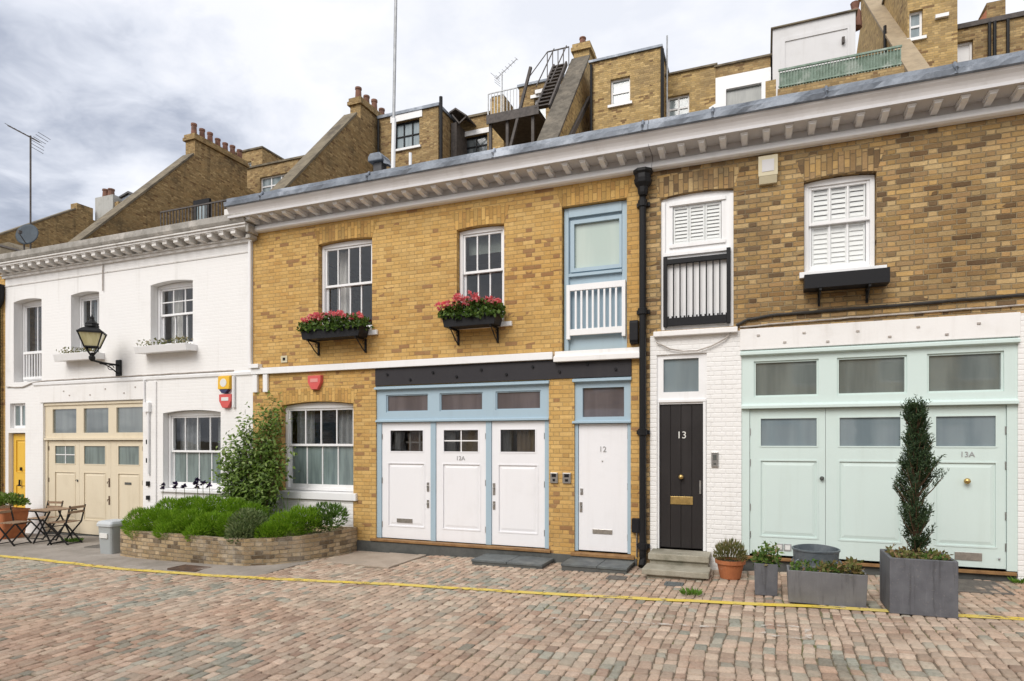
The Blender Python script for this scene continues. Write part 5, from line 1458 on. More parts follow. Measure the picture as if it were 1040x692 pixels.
# ---- planters in front of the brown house
def tapered_box(b, x0, x1, y0, y1, z0, z1, th=0.035, tp=0.0):
    """open-topped box with a rim"""
    o0 = [(x0 + tp, y0 + tp, z0), (x1 - tp, y0 + tp, z0), (x1 - tp, y1 - tp, z0), (x0 + tp, y1 - tp, z0)]
    o1 = [(x0, y0, z1), (x1, y0, z1), (x1, y1, z1), (x0, y1, z1)]
    i1 = [(x0 + th, y0 + th, z1), (x1 - th, y0 + th, z1), (x1 - th, y1 - th, z1), (x0 + th, y1 - th, z1)]
    i0 = [(x0 + th, y0 + th, z1 - 0.12), (x1 - th, y0 + th, z1 - 0.12), (x1 - th, y1 - th, z1 - 0.12), (x0 + th, y1 - th, z1 - 0.12)]
    vs = o0 + o1 + i1 + i0
    fs = [(0, 3, 2, 1), (12, 13, 14, 15)]
    for k in range(3):
        for q in range(4):
            fs.append((k * 4 + q, k * 4 + (q + 1) % 4, k * 4 + 4 + (q + 1) % 4, k * 4 + 4 + q))
    return b.add(vs, fs)
def fill_plants(parent, x0, x1, y0, y1, z, n, mat, h=0.1, L=0.05, name='foliage', W=0.03):
    f = MB()
    for k in range(n):
        x, y = random.uniform(x0, x1), random.uniform(y0, y1)
        hh = h * (0.5 + 0.9 * max(0, noise.noise((x * 7, y * 7, 2)) + 0.35))
        f.leaf((x, y, z + random.uniform(0, hh)), rdir(0.5), rdir(0.4), L * random.uniform(.7, 1.4), W * random.uniform(.7, 1.3))
    return f.build(name, mat, parent)

zb = gw(1.55, -1.85) + 0.004
t = thing('planter', 'large square dark grey planter holding the tall dark conifer', 'planter', (1.555, -1.85, zb), 'grey planters before the mint garage')
tapered_box(MB(), 1.25, 1.86, -2.16, -1.55, zb, 0.68, 0.035).build('box', 'lead_planter', t, bevel=0.007)
MB().box(1.286, 1.824, -2.124, -1.586, 0.56, 0.62).build('soil', 'soil', t)
fill_plants(t, 1.29, 1.82, -2.12, -1.59, 0.62, 420, 'sedum', 0.12, 0.045)
fill_plants(t, 1.5, 1.80, -2.12, -1.8, 0.63, 150, 'mixed', 0.09, 0.05, 'ground_cover')
def yew():
    t = thing('yew_tree', 'slim dark upright conifer growing in the large grey planter', 'tree', (1.55, -1.84, 0.62))
    b = MB(); rnd = random.Random(8)
    bx, by = 1.55, -1.84
    b.tube([(bx, by, 0.58), (bx + .01, by, 1.0), (bx - .01, by + .01, 1.5), (bx + .015, by, 2.0), (bx + .01, by, 2.3)], 0.03, 7, 0.006)
    f = MB()
    def spray(p, d, L):
        """a shoot with needles along it"""
        d = d.normalized()
        n = max(5, int(L / 0.010))
        for k in range(n):
            u = k / n
            q = p + d * L * u
            nd = (d * 0.75 + rdir(0.1) * 0.75)
            f.leaf(q, nd, rdir(), rnd.uniform(0.028, 0.045), 0.010)
    def width(z):
        u = (z - 0.66) / 1.72
        for lim, w in ((0.07, 0.07), (0.18, 0.145), (0.34, 0.185), (0.58, 0.225), (0.68, 0.18), (0.9, 0.135)):
            if u < lim: return w
        return 0.11
    for k in range(330):
        z = 0.72 + 1.58 * rnd.random()
        a = rnd.uniform(0, 2 * math.pi)
        w = width(z) * rnd.uniform(0.35, 1.0) * (1.0 + 0.55 * noise.noise((math.cos(a) * 1.2, math.sin(a) * 1.2, z * 5)))
        if noise.noise((math.cos(a) * 1.6, math.sin(a) * 1.6, z * 4.5)) < -0.2: continue
        p0 = Vector((bx, by, max(0.62, z - w * 1.3)))
        p1 = Vector((bx + w * math.cos(a), by + w * math.sin(a), z))
        b.tube([p0, p0.lerp(p1, 0.6) + Vector((0, 0, -0.02)), p1], 0.007, 4, 0.003)
        for q in range(12):
            u = rnd.uniform(0.4, 1.0)
            p = p0.lerp(p1, u)
            d = Vector((math.cos(a) * 0.25, math.sin(a) * 0.25, 1.0)) + Vector((rnd.uniform(-.45, .45), rnd.uniform(-.45, .45), rnd.uniform(-.3, .3)))
            spray(p, d, rnd.uniform(0.05, 0.12))
    for (dx, top) in ((-0.06, 2.36), (0.05, 2.42), (0.0, 2.33), (0.08, 2.30)):
        for q in range(14):
            spray(Vector((bx + dx + rnd.gauss(0, .018), by + rnd.gauss(0, .025), top - 0.10 - 0.035 * q)), Vector((rnd.uniform(-.25, .25), rnd.uniform(-.25, .25), 1)), 0.10)
    b.build('trunk', 'bark', t); f.build('crown', 'yew', t)
yew()
zb = gw(0.67, -1.8) + 0.004
t = thing('planter', 'long low grey trough planter on the yellow line', 'planter', (0.67, -1.78, zb), 'grey planters before the mint garage')
tapered_box(MB(), 0.27, 1.08, -1.94, -1.60, zb, 0.435, 0.022, 0.015).build('box', 'zinc_planter', t, bevel=0.005)
MB().box(0.293, 1.057, -1.917, -1.623, 0.33, 0.385).build('soil', 'soil', t)
fill_plants(t, 0.30, 0.80, -1.91, -1.63, 0.39, 230, 'mixed', 0.12, 0.05)
fill_plants(t, 0.62, 1.05, -1.91, -1.63, 0.39, 260, 'sedum', 0.14, 0.06, 'ground_cover', 0.035)
zb = gw(0.04, -1.4) + 0.004
t = thing('planter', 'small square slate grey planter of green herbs', 'planter', (0.045, -1.42, zb), 'grey planters before the mint garage')
tapered_box(MB(), -0.09, 0.18, -1.56, -1.29, zb, 0.42, 0.02, 0.008).build('box', 'lead_planter', t, bevel=0.005)
MB().box(-0.069, 0.159, -1.539, -1.311, 0.33, 0.385).build('soil', 'soil', t)
fill_plants(t, -0.11, 0.19, -1.57, -1.28, 0.40, 360, 'mixed', 0.20, 0.06)
# terracotta pot
px_, py_ = -0.41, -0.55; zb = gw(px_, py_) + 0.004
t = thing('plant_pot', 'round terracotta pot of olive heather beside the stone steps', 'pot', (px_, py_, zb))
MB().lathe(px_, py_, [(0.135, zb), (0.175, zb + .19), (0.178, zb + .20), (0.20, zb + .205), (0.205, zb + .255), (0.185, zb + .257), (0.175, zb + .2)], 28).build('pot', 'terracotta', t, smooth=False)
MB().lathe(px_, py_, [(0.16, zb + .19), (0.172, zb + .225)], 20).build('soil', 'soil', t)
f = MB()
for k in range(1100):
    d = rdir(0.5); r = random.uniform(0.3, 1) ** 0.5
    p = Vector((px_ + d.x * 0.22 * r, py_ + d.y * 0.22 * r, zb + 0.24 + abs(d.z) * 0.26 * r))
    f.leaf(p, Vector((d.x * .6, d.y * .6, 0.9 + random.uniform(-.3, .3))), rdir(), random.uniform(0.05, 0.09), 0.012)
f.build('foliage', 'heather', t)
# metal tub
tx, ty = 0.66, -0.58; zb = gw(tx, ty) + 0.004
t = thing('metal_tub', 'round dark metal tub with a raised rim behind the long trough', 'tub', (tx, ty, zb))
b = MB(); n = 32; vs = []; prof = [(0.235, zb, 0), (0.255, zb + 0.12, 0), (0.262, zb + 0.125, 0), (0.262, zb + 0.15, 0), (0.257, zb + 0.155, 0), (0.28, zb + 0.40, 1), (0.292, zb + 0.41, 1), (0.292, zb + 0.43, 1), (0.272, zb + 0.43, 1), (0.262, zb + 0.33, 0.6), (0.23, zb + 0.02, 0)]
for r, zz, dip in prof:
    for k in range(n):
        a = 2 * math.pi * k / n
        vs.append((tx + r * math.cos(a), ty + r * math.sin(a), zz + dip * 0.015 * math.sin(a) ** 2 * (1 if math.sin(a) > 0 else 0.15)))
b.add(vs, [(i * n + k, i * n + (k + 1) % n, (i + 1) * n + (k + 1) % n, (i + 1) * n + k) for i in range(len(prof) - 1) for k in range(n)] + [tuple(reversed(range(n))), tuple(range((len(prof) - 1) * n, len(prof) * n))])
b.build('body', 'tub_metal', t)
for s_ in (-1, 1):
    a0 = R(-90 + 62 * s_)
    c = Vector((tx + 0.275 * math.cos(a0), ty + 0.275 * math.sin(a0), zb + 0.30))
    tg = Vector((-math.sin(a0), math.cos(a0), 0)); od = Vector((math.cos(a0), math.sin(a0), 0))
    b = MB().tube([c - tg * 0.06, c - tg * 0.05 + od * 0.04 - Vector((0, 0, .03)), c + tg * 0.05 + od * 0.04 - Vector((0, 0, .03)), c + tg * 0.06], 0.008, 6)
    b.build('handle', 'tub_metal', t)
f = MB()
for k in range(90):
    d = rdir(0.6)
    f.leaf((-0.82 + d.x * 0.10, -1.72 + d.y * 0.08, gz(-0.8) + 0.005), Vector((d.x, d.y, 0.9)), rdir(), random.uniform(0.04, 0.10), 0.025)
tag(f.build('weed', 'weed'), 'small bright green weed growing through the setts by the line', 'weed')
f = MB()
for k in range(120):
    d = rdir(0.6)
    f.leaf((-13.75 + d.x * 0.22, -0.72 + d.y * 0.10, gz(-13.7) + 0.005), Vector((d.x, d.y, 0.9)), rdir(), random.uniform(0.05, 0.12), 0.03)
tag(f.build('weed', 'weed'), 'leafy weeds in the concrete under the folding chairs', 'weed')
f = MB()
for k in range(60):
    d = rdir(0.6)
    f.leaf((3.0 + d.x * 0.08, -0.12 + d.y * 0.06, gz(3.0) + 0.005), Vector((d.x, d.y, 0.9)), rdir(), random.uniform(0.04, 0.10), 0.025)
tag(f.build('weed', 'weed'), 'weed tuft at the foot of the brick pier right of the mint garage', 'weed')

# ---- folding chairs and table
def folding_chair(label, x, y, rot):
    t = thing('folding_chair', label, 'chair', (0, 0, 0), 'folding garden chairs before the cream garage')
    b = MB()
    for s_ in (-0.20, 0.20):
        b.bar((s_, 0.22, 0.0), (s_, -0.20, 0.46), 0.024)                 # front-foot to seat-back leg
        b.bar((s_ * 0.92, -0.24, 0.0), (s_ * 0.92, 0.20, 0.45), 0.024)
        b.bar((s_, -0.20, 0.46), (s_, -0.29, 0.82), 0.022)
    b.bar((-0.2, 0.2, 0.03), (0.2, 0.2, 0.03), 0.018).bar((-0.19, -0.22, 0.03), (0.19, -0.22, 0.03), 0.018)
    b.bar((-0.20, 0.20, 0.445), (0.20, 0.20, 0.445), 0.02)
    b.build('frame', 'black_iron', t)
    b = MB()
    for k in range(6):
        yy = -0.17 + 0.067 * k
        b.box(-0.21, 0.21, yy, yy + 0.052, 0.462, 0.478)
    b.build('seat', 'teak', t)
    b = MB()
    for (z, yy) in ((0.78, -0.285), (0.68, -0.26)):
        b.box(-0.215, 0.215, yy - 0.004, yy + 0.012, z - 0.026, z + 0.026)
    b.build('backrest', 'teak', t)
    t.location = (x, y, gw(x, y) + 0.004); t.rotation_euler = (0, 0, R(rot))
    return t
folding_chair('wood slat folding chair nearest the grey dustbin, back to the garage', -13.62, -0.95, 105)
folding_chair('wood slat folding chair nearest the left edge, facing the table', -14.62, -1.35, -75)
folding_chair('wood slat folding chair behind the table by the cream garage corner', -14.95, -0.55, 190)
t = thing('folding_table', 'small folding garden table with dark crossed legs between the chairs', 'table', (-14.0, -0.95, gz(-14)))
z0 = gz(-14) + 0.006
b = MB()
for k in range(6):
    b.box(-14.30, -13.70, -1.25 + 0.1 * k, -1.25 + 0.1 * k + 0.085, z0 + 0.70, z0 + 0.72)
b.build('table_top', 'teak', t)
b = MB()
for y in (-1.18, -0.72):
    b.bar((-14.27, y, z0), (-13.74, y, z0 + 0.69), 0.024).bar((-13.74, y + .03, z0), (-14.27, y + .03, z0 + 0.69), 0.024)
b.bar((-14.27, -1.18, z0 + .02), (-14.27, -.72, z0 + .02), 0.018).bar((-13.74, -1.15, z0 + .02), (-13.74, -.69, z0 + .02), 0.018).bar((-14.0, -1.18, z0 + .345), (-14.0, -.69, z0 + .345), 0.018)
b.box(-14.30, -13.70, -1.26, -1.245, z0 + 0.675, z0 + 0.70).box(-14.30, -13.70, -0.66, -0.645, z0 + 0.675, z0 + 0.70)
b.build('frame', 'black_iron', t)
# timber planter at the yellow door
z0 = gz(-16) + 0.004
t = thing('plant_pot', 'brown timber tub with a leafy shrub before the yellow door', 'pot', (-15.95, -0.72, z0))
loft(MB(), [(rr(-15.95, -0.72, .55, .45, .06), z0), (rr(-15.95, -0.72, .70, .56, .06), z0 + .60), (rr(-15.95, -0.72, .74, .60, .06), z0 + .605), (rr(-15.95, -0.72, .74, .60, .06), z0 + .66)]).build('tub', 'terracotta', t)
f = MB()
for k in range(900):
    d = rdir(0.3); r = random.uniform(0.5, 1)
    f.leaf((-15.95 + d.x * 0.46 * r, -0.72 + d.y * 0.36 * r, z0 + 0.72 + abs(d.z) * 0.26 * r), Vector((d.x, d.y, d.z + .5)), rdir(0.5), random.uniform(0.06, 0.12), 0.04)
f.build('foliage', 'climber', t)

# ================================================================== ON THE MEWS ROOFS
def mast(b, x, y, z0, z1, r=0.025): b.tube([(x, y, z0), (x, y, z1)], r, 8)
t = thing('flagpole', 'tall thin white pole rising from the mews roof', 'pole', (-6.57, 0.6, 6.5))
MB().tube([(-6.60, 0.6, 6.45), (-6.56, 0.6, 8.1)], 0.042, 10).build('socket', 'white', t)
MB().tube([(-6.57, 0.6, 8.0), (-6.50, 0.6, 11.4)], 0.03, 8).build('pole', 'steel_pale', t)
t = thing('roof_vent', 'grey hooded roof vent beside the white pole', 'vent', (-6.95, 0.6, 6.5))
MB().box(-6.98, -6.80, 0.53, 0.71, 6.5, 7.285).build('duct', 'felt', t)
b = MB(); b.prism([(-7.06, 7.29), (-6.74, 7.29), (-6.74, 7.38), (-6.80, 7.45), (-7.01, 7.45), (-7.06, 7.38)], 'y', 0.45, 0.78)
b.build('hood', 'lead', t, bevel=0.02)
MB().prism([(-6.735, 7.24), (-6.62, 7.20), (-6.735, 7.34)], 'y', 0.5, 0.7).build('flashing', 'lead', t)
tag(MB().tube([(-6.20, 0.6, 6.5), (-6.20, 0.6, 7.38)], 0.03, 8).build('vent_pipe', 'white'), 'short white vent pipe on the roof right of the white pole', 'pipe')

def yagi(label, x, y, z0, z1, d, L, n=9, mat='steel_dark', el=0.34, r=0.022):
    t = thing('tv_aerial', label, 'aerial', (x, y, z0))
    MB().tube([(x, y, z0), (x, y, z1)], r, 7).build('mast', mat, t)
    d = Vector(d).normalized(); side = Vector((0, 0, 1)).cross(d).normalized(); up = d.cross(side)
    c = Vector((x, y, z1 - 0.05))
    b = MB().bar(c - d * L * 0.28, c + d * L * 0.72, 0.02)
    for k in range(n):
        p = c + d * L * (-0.2 + 0.9 * k / (n - 1)); e = el * (0.9 - 0.25 * k / n)
        b.bar(p - side * e / 2 + up * 0.015, p + side * e / 2 + up * 0.015, 0.009)
    for s_ in (-1, 1):
        for q in range(3):
            p = c - d * L * 0.26 + up * s_ * (0.05 + 0.08 * q) - d * 0.03 * q
            b.bar(p - side * el * .6, p + side * el * .6, 0.009)
    b.build('antenna', mat, t)
    return t
yagi('television aerial on a tall pole above the satellite dish', -17.99, 1.0, 6.1, 10.0, (-0.75, -0.25, 0.42), 1.0, 7)
t = thing('satellite_dish', 'dark grey satellite dish on the roof at the far left', 'dish', (-18.12, 0.9, 7.4))
b = MB(); n = 24; vs = []
c = Vector((-17.60, 0.70, 7.24)); ax = Vector((0.45, -0.85, 0.25)).normalized(); e1 = ax.cross(Vector((0, 0, 1))).normalized(); e2 = e1.cross(ax)
for side in (0, 1):
    for i in range(6):
        r = 0.27 * i / 5 + 0.001
        for k in range(n):
            a = 2 * math.pi * k / n
            vs.append(c + e1 * r * math.cos(a) + e2 * r * 1.08 * math.sin(a) + ax * (0.5 * r * r - 0.012 * side))
fs = []
for side in (0, 1):
    for i in range(5):
        for k in range(n):
            q = side * 6 * n
            fs.append((q + i * n + k, q + i * n + (k + 1) % n, q + (i + 1) * n + (k + 1) % n, q + (i + 1) * n + k))
for k in range(n): fs.append((5 * n + k, 5 * n + (k + 1) % n, 11 * n + (k + 1) % n, 11 * n + k))
MB().add(vs, fs).build('reflector', 'dish', t, smooth=True)
MB().tube([c - e2 * 0.26, c - e2 * 0.15 + ax * 0.30], 0.012, 6).box(c.x + ax.x * .30 - .03, c.x + ax.x * .30 + .03, c.y - .30, c.y - .23, c.z - .06, c.z + .01).build('arm', 'steel_dark', t)
MB().tube([c - ax * 0.02, Vector((-17.99, 1.0, 7.45))], 0.02, 6).tube([(-17.95, 0.8, 7.2), (-17.95, 0.9, 6.1)], 0.025, 6).build('mount', 'steel_dark', t)
t = thing('roof_hatch', 'low weathered timber roof structure beside the satellite dish', 'roof structure', (-20.2, 2.0, 6.2))
MB().box(-23.0, -19.2, 1.6, 4.6, 6.18, 7.1).build('curb', 'coping', t)
MB().prism([(-23.1, 7.5), (-19.8, 7.55), (-18.9, 7.12), (-18.9, 7.04), (-23.1, 7.08)], 'y', 1.5, 4.7).build('roof', 'coping', t)
for y in (1.48,):
    MB().bar((-21.5, y, 7.25), (-19.0, y, 7.10), 0.05).bar((-20.6, y, 7.62), (-18.95, y, 7.16), 0.05).build('rafter', 'steel_dark', t)

# ================================================================== TERRACE BEHIND THE MEWS
def far_window(parent, x0, x1, z0, z1, y, cols=2, rows=2, fr='white', glass='far_glass', lintel=None, sill=True, bar=0.03):
    b = MB().panel(rect(x0, x1, z0, z1), [rect(x0 + 0.06, x1 - 0.06, z0 + 0.06, z1 - 0.06)], y, y + 0.1)
    for k in range(1, cols):
        x = x0 + (x1 - x0) * k / cols; b.box(x - bar, x + bar, y + 0.01, y + 0.08, z0 + 0.06, z1 - 0.06)
    for k in range(1, rows):
        z = z0 + (z1 - z0) * k / rows; b.box(x0 + 0.06, x1 - 0.06, y + 0.012, y + 0.078, z - bar, z + bar)
    w = b.build('window', fr, parent)
    MB().box(x0 + 0.05, x1 - 0.05, y + 0.05, y + 0.055, z0 + 0.05, z1 - 0.05).build('pane', glass, w)
    if lintel: MB().box(x0 - 0.14, x1 + 0.14, y - 0.16, y - 0.02, z1 + 0.01, z1 + 0.01 + lintel).build('lintel', 'white', w)
    if sill: MB().box(x0 - 0.08, x1 + 0.08, y - 0.2, y - 0.001, z0 - 0.09, z0 - 0.002).build('sill', 'white', w)
    return w
def block(label, x0, x1, y, depth, zt, mat, wins, cope='coping', name='terrace_house', cat='building', copeh=0.09):
    t = thing(name, label, cat, ((x0 + x1) / 2, y, 0.0))
    MB().panel(rect(x0, x1, 0.0, zt), [rect(*w[:4]) for w in wins], y, y + 0.3).build('wall', mat, t)
    b = MB().box(x0, x0 + 0.3, y + 0.3, y + depth, 0, zt).box(x1 - 0.3, x1, y + 0.3, y + depth, 0, zt).box(x0 + 0.3, x1 - 0.3, y + depth - 0.3, y + depth, 0, zt)
    b.build('side_wall', mat, t)
    MB().box(x0 - 0.06, x1 + 0.06, y - 0.07, y + depth + 0.03, zt, zt + copeh).build('roof', cope, t)
    for w in wins:
        kw = w[4] if len(w) > 4 else {}
        far_window(t, w[0], w[1], w[2], w[3], y + 0.12, **kw)
    return t
def drain(label, x, y, z1, r=0.06, z0=9.0, mat='black_iron'):
    return tag(MB().tube([(x, y, z0), (x, y, z1)], r, 8).build('downpipe', mat), label, 'pipe')
def pots(parent, pts, h=0.55, r=0.13):
    for (x, y, z) in pts:
        k = random.uniform(0.85, 1.15)
        MB().lathe(x, y, [(r * 1.05, z), (r, z + 0.05), (r * 0.85, z + h * k * 0.8), (r * 1.02, z + h * k * 0.84), (r * 1.0, z + h * k), (r * 0.7, z + h * k)], 10).build('chimney_pot', 'pot_red', parent)
def party_wall(label, x0, x1, prof, stack, npots, mat='brick_sooty', cope='coping', copew=0.075, zback=13.6, yback=24, poth=0.5, band=True, ext=2.2):
    """a wall running away from us with a raking, stone-capped top that ends in a chimney stack; prof=(y,z) low to high"""
    t = thing('party_wall', label, 'wall', ((x0 + x1) / 2, prof[0][0], 0))
    (ya, za), (yb_, zb_) = prof
    sy0, sy1, sz = stack
    k = (zb_ - za) / (yb_ - ya)
    poly = [(ya - ext, 0), (ya - ext, za - ext * k), (yb_, zb_), (sy1, zb_ - 0.3), (yback, zback), (yback, 0)]
    MB().prism(poly, 'x', x0, x1).build('wall', mat, t)
    d = Vector((0, yb_ - ya, zb_ - za)).normalized(); nrm = Vector((0, -d.z, d.y))
    a = Vector((0, ya - ext, za - ext * k)); c = Vector((0, yb_, zb_))
    q = [a + nrm * 0.003, c + nrm * 0.003, c + nrm * copew, a + nrm * copew]
    MB().prism([(p.y, p.z) for p in q], 'x', x0 - 0.05, x1 + 0.05).build('coping', cope, t)
    b = MB().box(x0 + 0.002, x1 - 0.002, sy0, sy1, zb_ - 0.6, sz - 0.14)
    ch = b.build('chimney_stack', mat, t)
    if band: MB().box(x0 - 0.08, x1 + 0.08, sy0 - 0.09, sy1 + 0.08, sz - 0.28, sz - 0.14).box(x0 - 0.04, x1 + 0.04, sy0 - 0.05, sy1 + 0.04, sz - 0.14, sz).build('cap', mat, ch)
    for k in range(npots):
        pots(ch, [((x0 + x1) / 2, sy0 + 0.2 + (sy1 - sy0 - 0.4) * k / max(1, npots - 1), sz)], poth, 0.13)
    return t
party_wall('sooty brick party wall rising to a long stack of seven pots, left of centre', -23.95, -23.39, [(6.25, 9.60), (10.95, 14.62)], (11.0, 14.05, 15.60), 7)
party_wall('sooty brick party wall and stack of four pots beside the white pole', -15.10, -14.61, [(6.63, 10.10), (10.68, 14.60)], (10.95, 13.0, 15.42), 4, zback=14.6)
party_wall('distant low brick party wall behind the satellite dish', -39.2, -38.64, [(11.6, 13.0), (15.95, 16.0)], (16.0, 17.0, 16.55), 0, band=False, zback=15.2)
party_wall('narrow brick wall with wide dark coping beside the fire escape', -6.60, -6.0, [(9.3, 11.60), (13.1, 16.25)], (13.12, 13.9, 16.85), 2, mat='brick_far_yellow', cope='coping_dark', zback=15.2, yback=15.5, poth=0.28, ext=1.0)
party_wall('brick gable wall with broad pale sloping coping at upper right', 3.62, 4.02, [(9.72, 11.79), (17.38, 18.67)], (17.4, 18.4, 19.6), 2, mat='brick_far_yellow', cope='coping_pale', zback=17, yback=22)
# far left group
t = thing('chimney', 'pale rendered chimney with clay pots behind the far left wall', 'chimney', (-38.0, 18, 0))
MB().box(-38.75, -37.15, 17.2, 18.4, 10, 17.15).build('stack', 'grey_render', t)
pots(t, [(-38.2, 17.5, 17.15), (-37.7, 17.5, 17.15)], 0.5, 0.2)
MB().box(-37.14, -36.8, 17.3, 18.4, 10, 16.7).build('pier', 'brick_far', t)
t = thing('dormer', 'dark lead clad dormer behind the far left party wall', 'dormer', (-36.0, 18, 0))
MB().prism([(-36.75, 12), (-36.75, 16.95), (-36.1, 17.1), (-34.9, 16.4), (-34.9, 12)], 'y', 17.5, 19.5).build('cheek', 'lead', t)
MB().prism([(-36.9, 16.96), (-36.1, 17.16), (-34.8, 16.42), (-34.8, 16.52), (-36.1, 17.28), (-36.9, 17.06)], 'y', 17.4, 19.6).build('roof', 'felt', t)
t = block('distant brick house under a red tiled roof at the far left edge', -52, -41.5, 16.5, 6, 14.3, 'brick_far', [], 'coping')
MB().prism([(16.3, 14.4), (19.5, 15.6), (22.7, 14.4)], 'x', -52, -41.3).build('tiled_roof', 'tile_red', t)
# between the two sooty party walls
block('brick stair tower with a narrow white window between two party walls', -26.6, -24.75, 16.5, 3, 17.55, 'brick_far', [(-26.15, -25.5, 16.2, 17.0, dict(cols=2, rows=1))])
block('low brick building with a wide white window left of the four pot stack', -24.7, -18.2, 15.0, 3, 15.75, 'brick_far', [(-23.5, -21.6, 14.3, 15.2, dict(cols=3, rows=2))])
t = block('brick range with a small chimney seen over the mews roof', -24.3, -15.2, 18.2, 3, 17.1, 'brick_far_yellow', [(-20.2, -19.3, 15.0, 16.0, dict(cols=2, rows=2))])
MB().box(-21.6, -20.9, 18.4, 19.4, 17.2, 17.75).build('chimney_stack', 'brick_far', t)
pots(t, [(-21.4, 18.7, 17.75), (-21.1, 18.9, 17.75)], 0.45, 0.14)
t = thing('railing', 'black roof railing before the left sooty party wall', 'railing', (-17.5, 6.2, 6.2))
b = MB().bar((-19.6, 6.2, 9.95), (-15.9, 6.2, 9.95), 0.05).bar((-19.6, 6.2, 9.2), (-15.9, 6.2, 9.2), 0.04)
for k in range(26): b.bar((-19.6 + 3.7 * k / 25, 6.2, 8.9), (-19.6 + 3.7 * k / 25, 6.2, 9.95), 0.028)
b.build('rail', 'steel_dark', t)
MB().box(-20.6, -15.6, 6.0, 6.5, 6.2, 8.9).build('plinth', 'brick_sooty', t)
t = thing('roof_light', 'white paned dormer door behind the railing before the sooty party wall', 'dormer', (-18.3, 7, 7))
MB().panel(rect(-18.75, -18.0, 6.4, 10.45), [rect(-18.62, -18.13, 6.5, 10.3)], 6.8, 6.9).build('frame', 'black', t)
MB().box(-18.63, -18.12, 6.84, 6.85, 6.49, 10.31).build('pane', 'far_glass', t)
MB().box(-18.75, -18.0, 6.9, 9.0, 6.4, 10.45).build('cheek', 'brick_sooty', t)
# centre
block('brick rear addition with a dark casement window right of the white pole', -14.45, -11.75, 12.0, 2.2, 15.0, 'brick_far', [(-13.76, -12.59, 13.62, 14.72, dict(cols=3, rows=2, fr='black', lintel=0.26, bar=0.022))], 'lead', copeh=0.12)
drain('thick black soil pipe at the corner of the casement window block', -11.55, 11.85, 15.25, 0.07)
drain('black downpipe beside the four pot chimney stack', -14.42, 11.9, 14.9, 0.05)
t = thing('canopy', 'dark steel roof canopy beside the thick black soil pipe', 'canopy', (-11.3, 13.2, 14.8))
MB().prism([(-11.75, 15.22), (-11.45, 15.34), (-10.95, 14.95), (-10.95, 14.89), (-11.45, 15.27), (-11.75, 15.15)], 'y', 12.9, 14.2).build('roof', 'steel_dark', t)
b = MB()
for y in (12.95, 14.1): b.bar((-11.62, y, 15.1), (-11.3, y, 14.7), 0.05).bar((-11.3, y, 14.7), (-10.98, y, 14.92), 0.05)
b.build('strut', 'steel_dark', t)
MB().box(-11.7, -11.45, 13.0, 14.28, 11.0, 14.8).build('shaft', 'steel_dark', t)

block('recessed brick wall with a wide dark window under a white lintel', -11.9, -9.98, 13.8, 2, 15.30, 'brick_far', [(-11.55, -10.45, 13.75, 14.55, dict(cols=2, rows=2, fr='black', glass='far_glass_dark', lintel=0.2, bar=0.025))], 'coping')
t = thing('brick_pier', 'plain brick chimney pier left of the fire escape platform', 'chimney', (-9.7, 13, 0))
MB().box(-9.97, -9.40, 13.0, 14.25, 0, 15.45).build('stack', 'brick_far_yellow', t)
MB().box(-9.95, -9.42, 13.05, 14.2, 15.451, 15.56).build('cap', 'coping', t, bevel=0.03)
block('brick wall with a narrow door behind the fire escape', -8.75, -6.63, 13.0, 2, 15.62, 'brick_far', [(-8.13, -7.66, 13.6, 15.08, dict(cols=1, rows=1, lintel=0.12, sill=False)), (-8.6, -8.25, 12.3, 13.2, dict(cols=2, rows=2))], 'lead')
tag(MB().box(-8.05, -7.0, 12.86, 12.98, 15.18, 15.32).build('strip_light', 'white'), 'white strip fixed on brick above the narrow fire escape door', 'fitting')
t = thing('fire_escape', 'dark steel fire escape with platform, railings and stairs up to the roof', 'fire escape', (-8, 11.5, 13))
MB().box(-9.0, -7.15, 10.6, 12.9, 13.18, 13.38).box(-9.05, -7.1, 10.55, 10.6, 13.12, 13.44).build('platform', 'steel_dark', t)
b = MB()
for x in (-8.95, -8.3, -7.35): b.bar((x, 10.7, 6), (x, 10.7, 13.18), 0.10)
b.build('post', 'steel_dark', t)
b = MB().bar((-9.0, 10.6, 14.2), (-7.9, 10.6, 14.2), 0.035).bar((-9.0, 10.6, 13.44), (-9.0, 10.6, 14.2), 0.04)
for k in range(10): b.bar((-9.0 + 0.12 * k, 10.6, 13.44), (-9.0 + 0.12 * k, 10.6, 14.2), 0.022)
b.build('railing', 'steel_pale', t)
b = MB()
for x in (-7.2, -6.72):
    b.bar((x, 10.6, 13.3), (x, 12.6, 15.9), 0.07, 0.15)
    b.bar((x, 10.6, 14.1), (x, 12.6, 16.55), 0.03)
for k in range(12):
    u = (k + 0.5) / 12
    b.box(-7.15, -6.77, 10.6 + 2.0 * u - 0.1, 10.6 + 2.0 * u + 0.12, 13.3 + 2.6 * u - 0.02, 13.3 + 2.6 * u + 0.02)
b.bar((-8.2, 10.6, 12.0), (-7.4, 10.6, 14.8), 0.09)
b.build('stair', 'steel_dark', t)
b = MB().bar((-7.5, 12.7, 16.55), (-6.65, 12.7, 16.55), 0.035)
for k in range(5): b.bar((-7.5 + 0.21 * k, 12.7, 15.6), (-7.5 + 0.21 * k, 12.7, 16.55), 0.028)
b.bar((-7.5, 12.7, 16.55), (-8.1, 12.4, 15.6), 0.03)
b.build('handrail', 'steel_dark', t)
yagi('pale television aerial above the fire escape platform', -8.72, 11.2, 13.4, 15.25, (0.85, -0.2, 0.40), 1.0, 7, 'steel_pale', 0.3, 0.025)
drain('sloping grey pipe across the brick wall right of the fire escape', -5.6, 11.9, 15.2, 0.05)
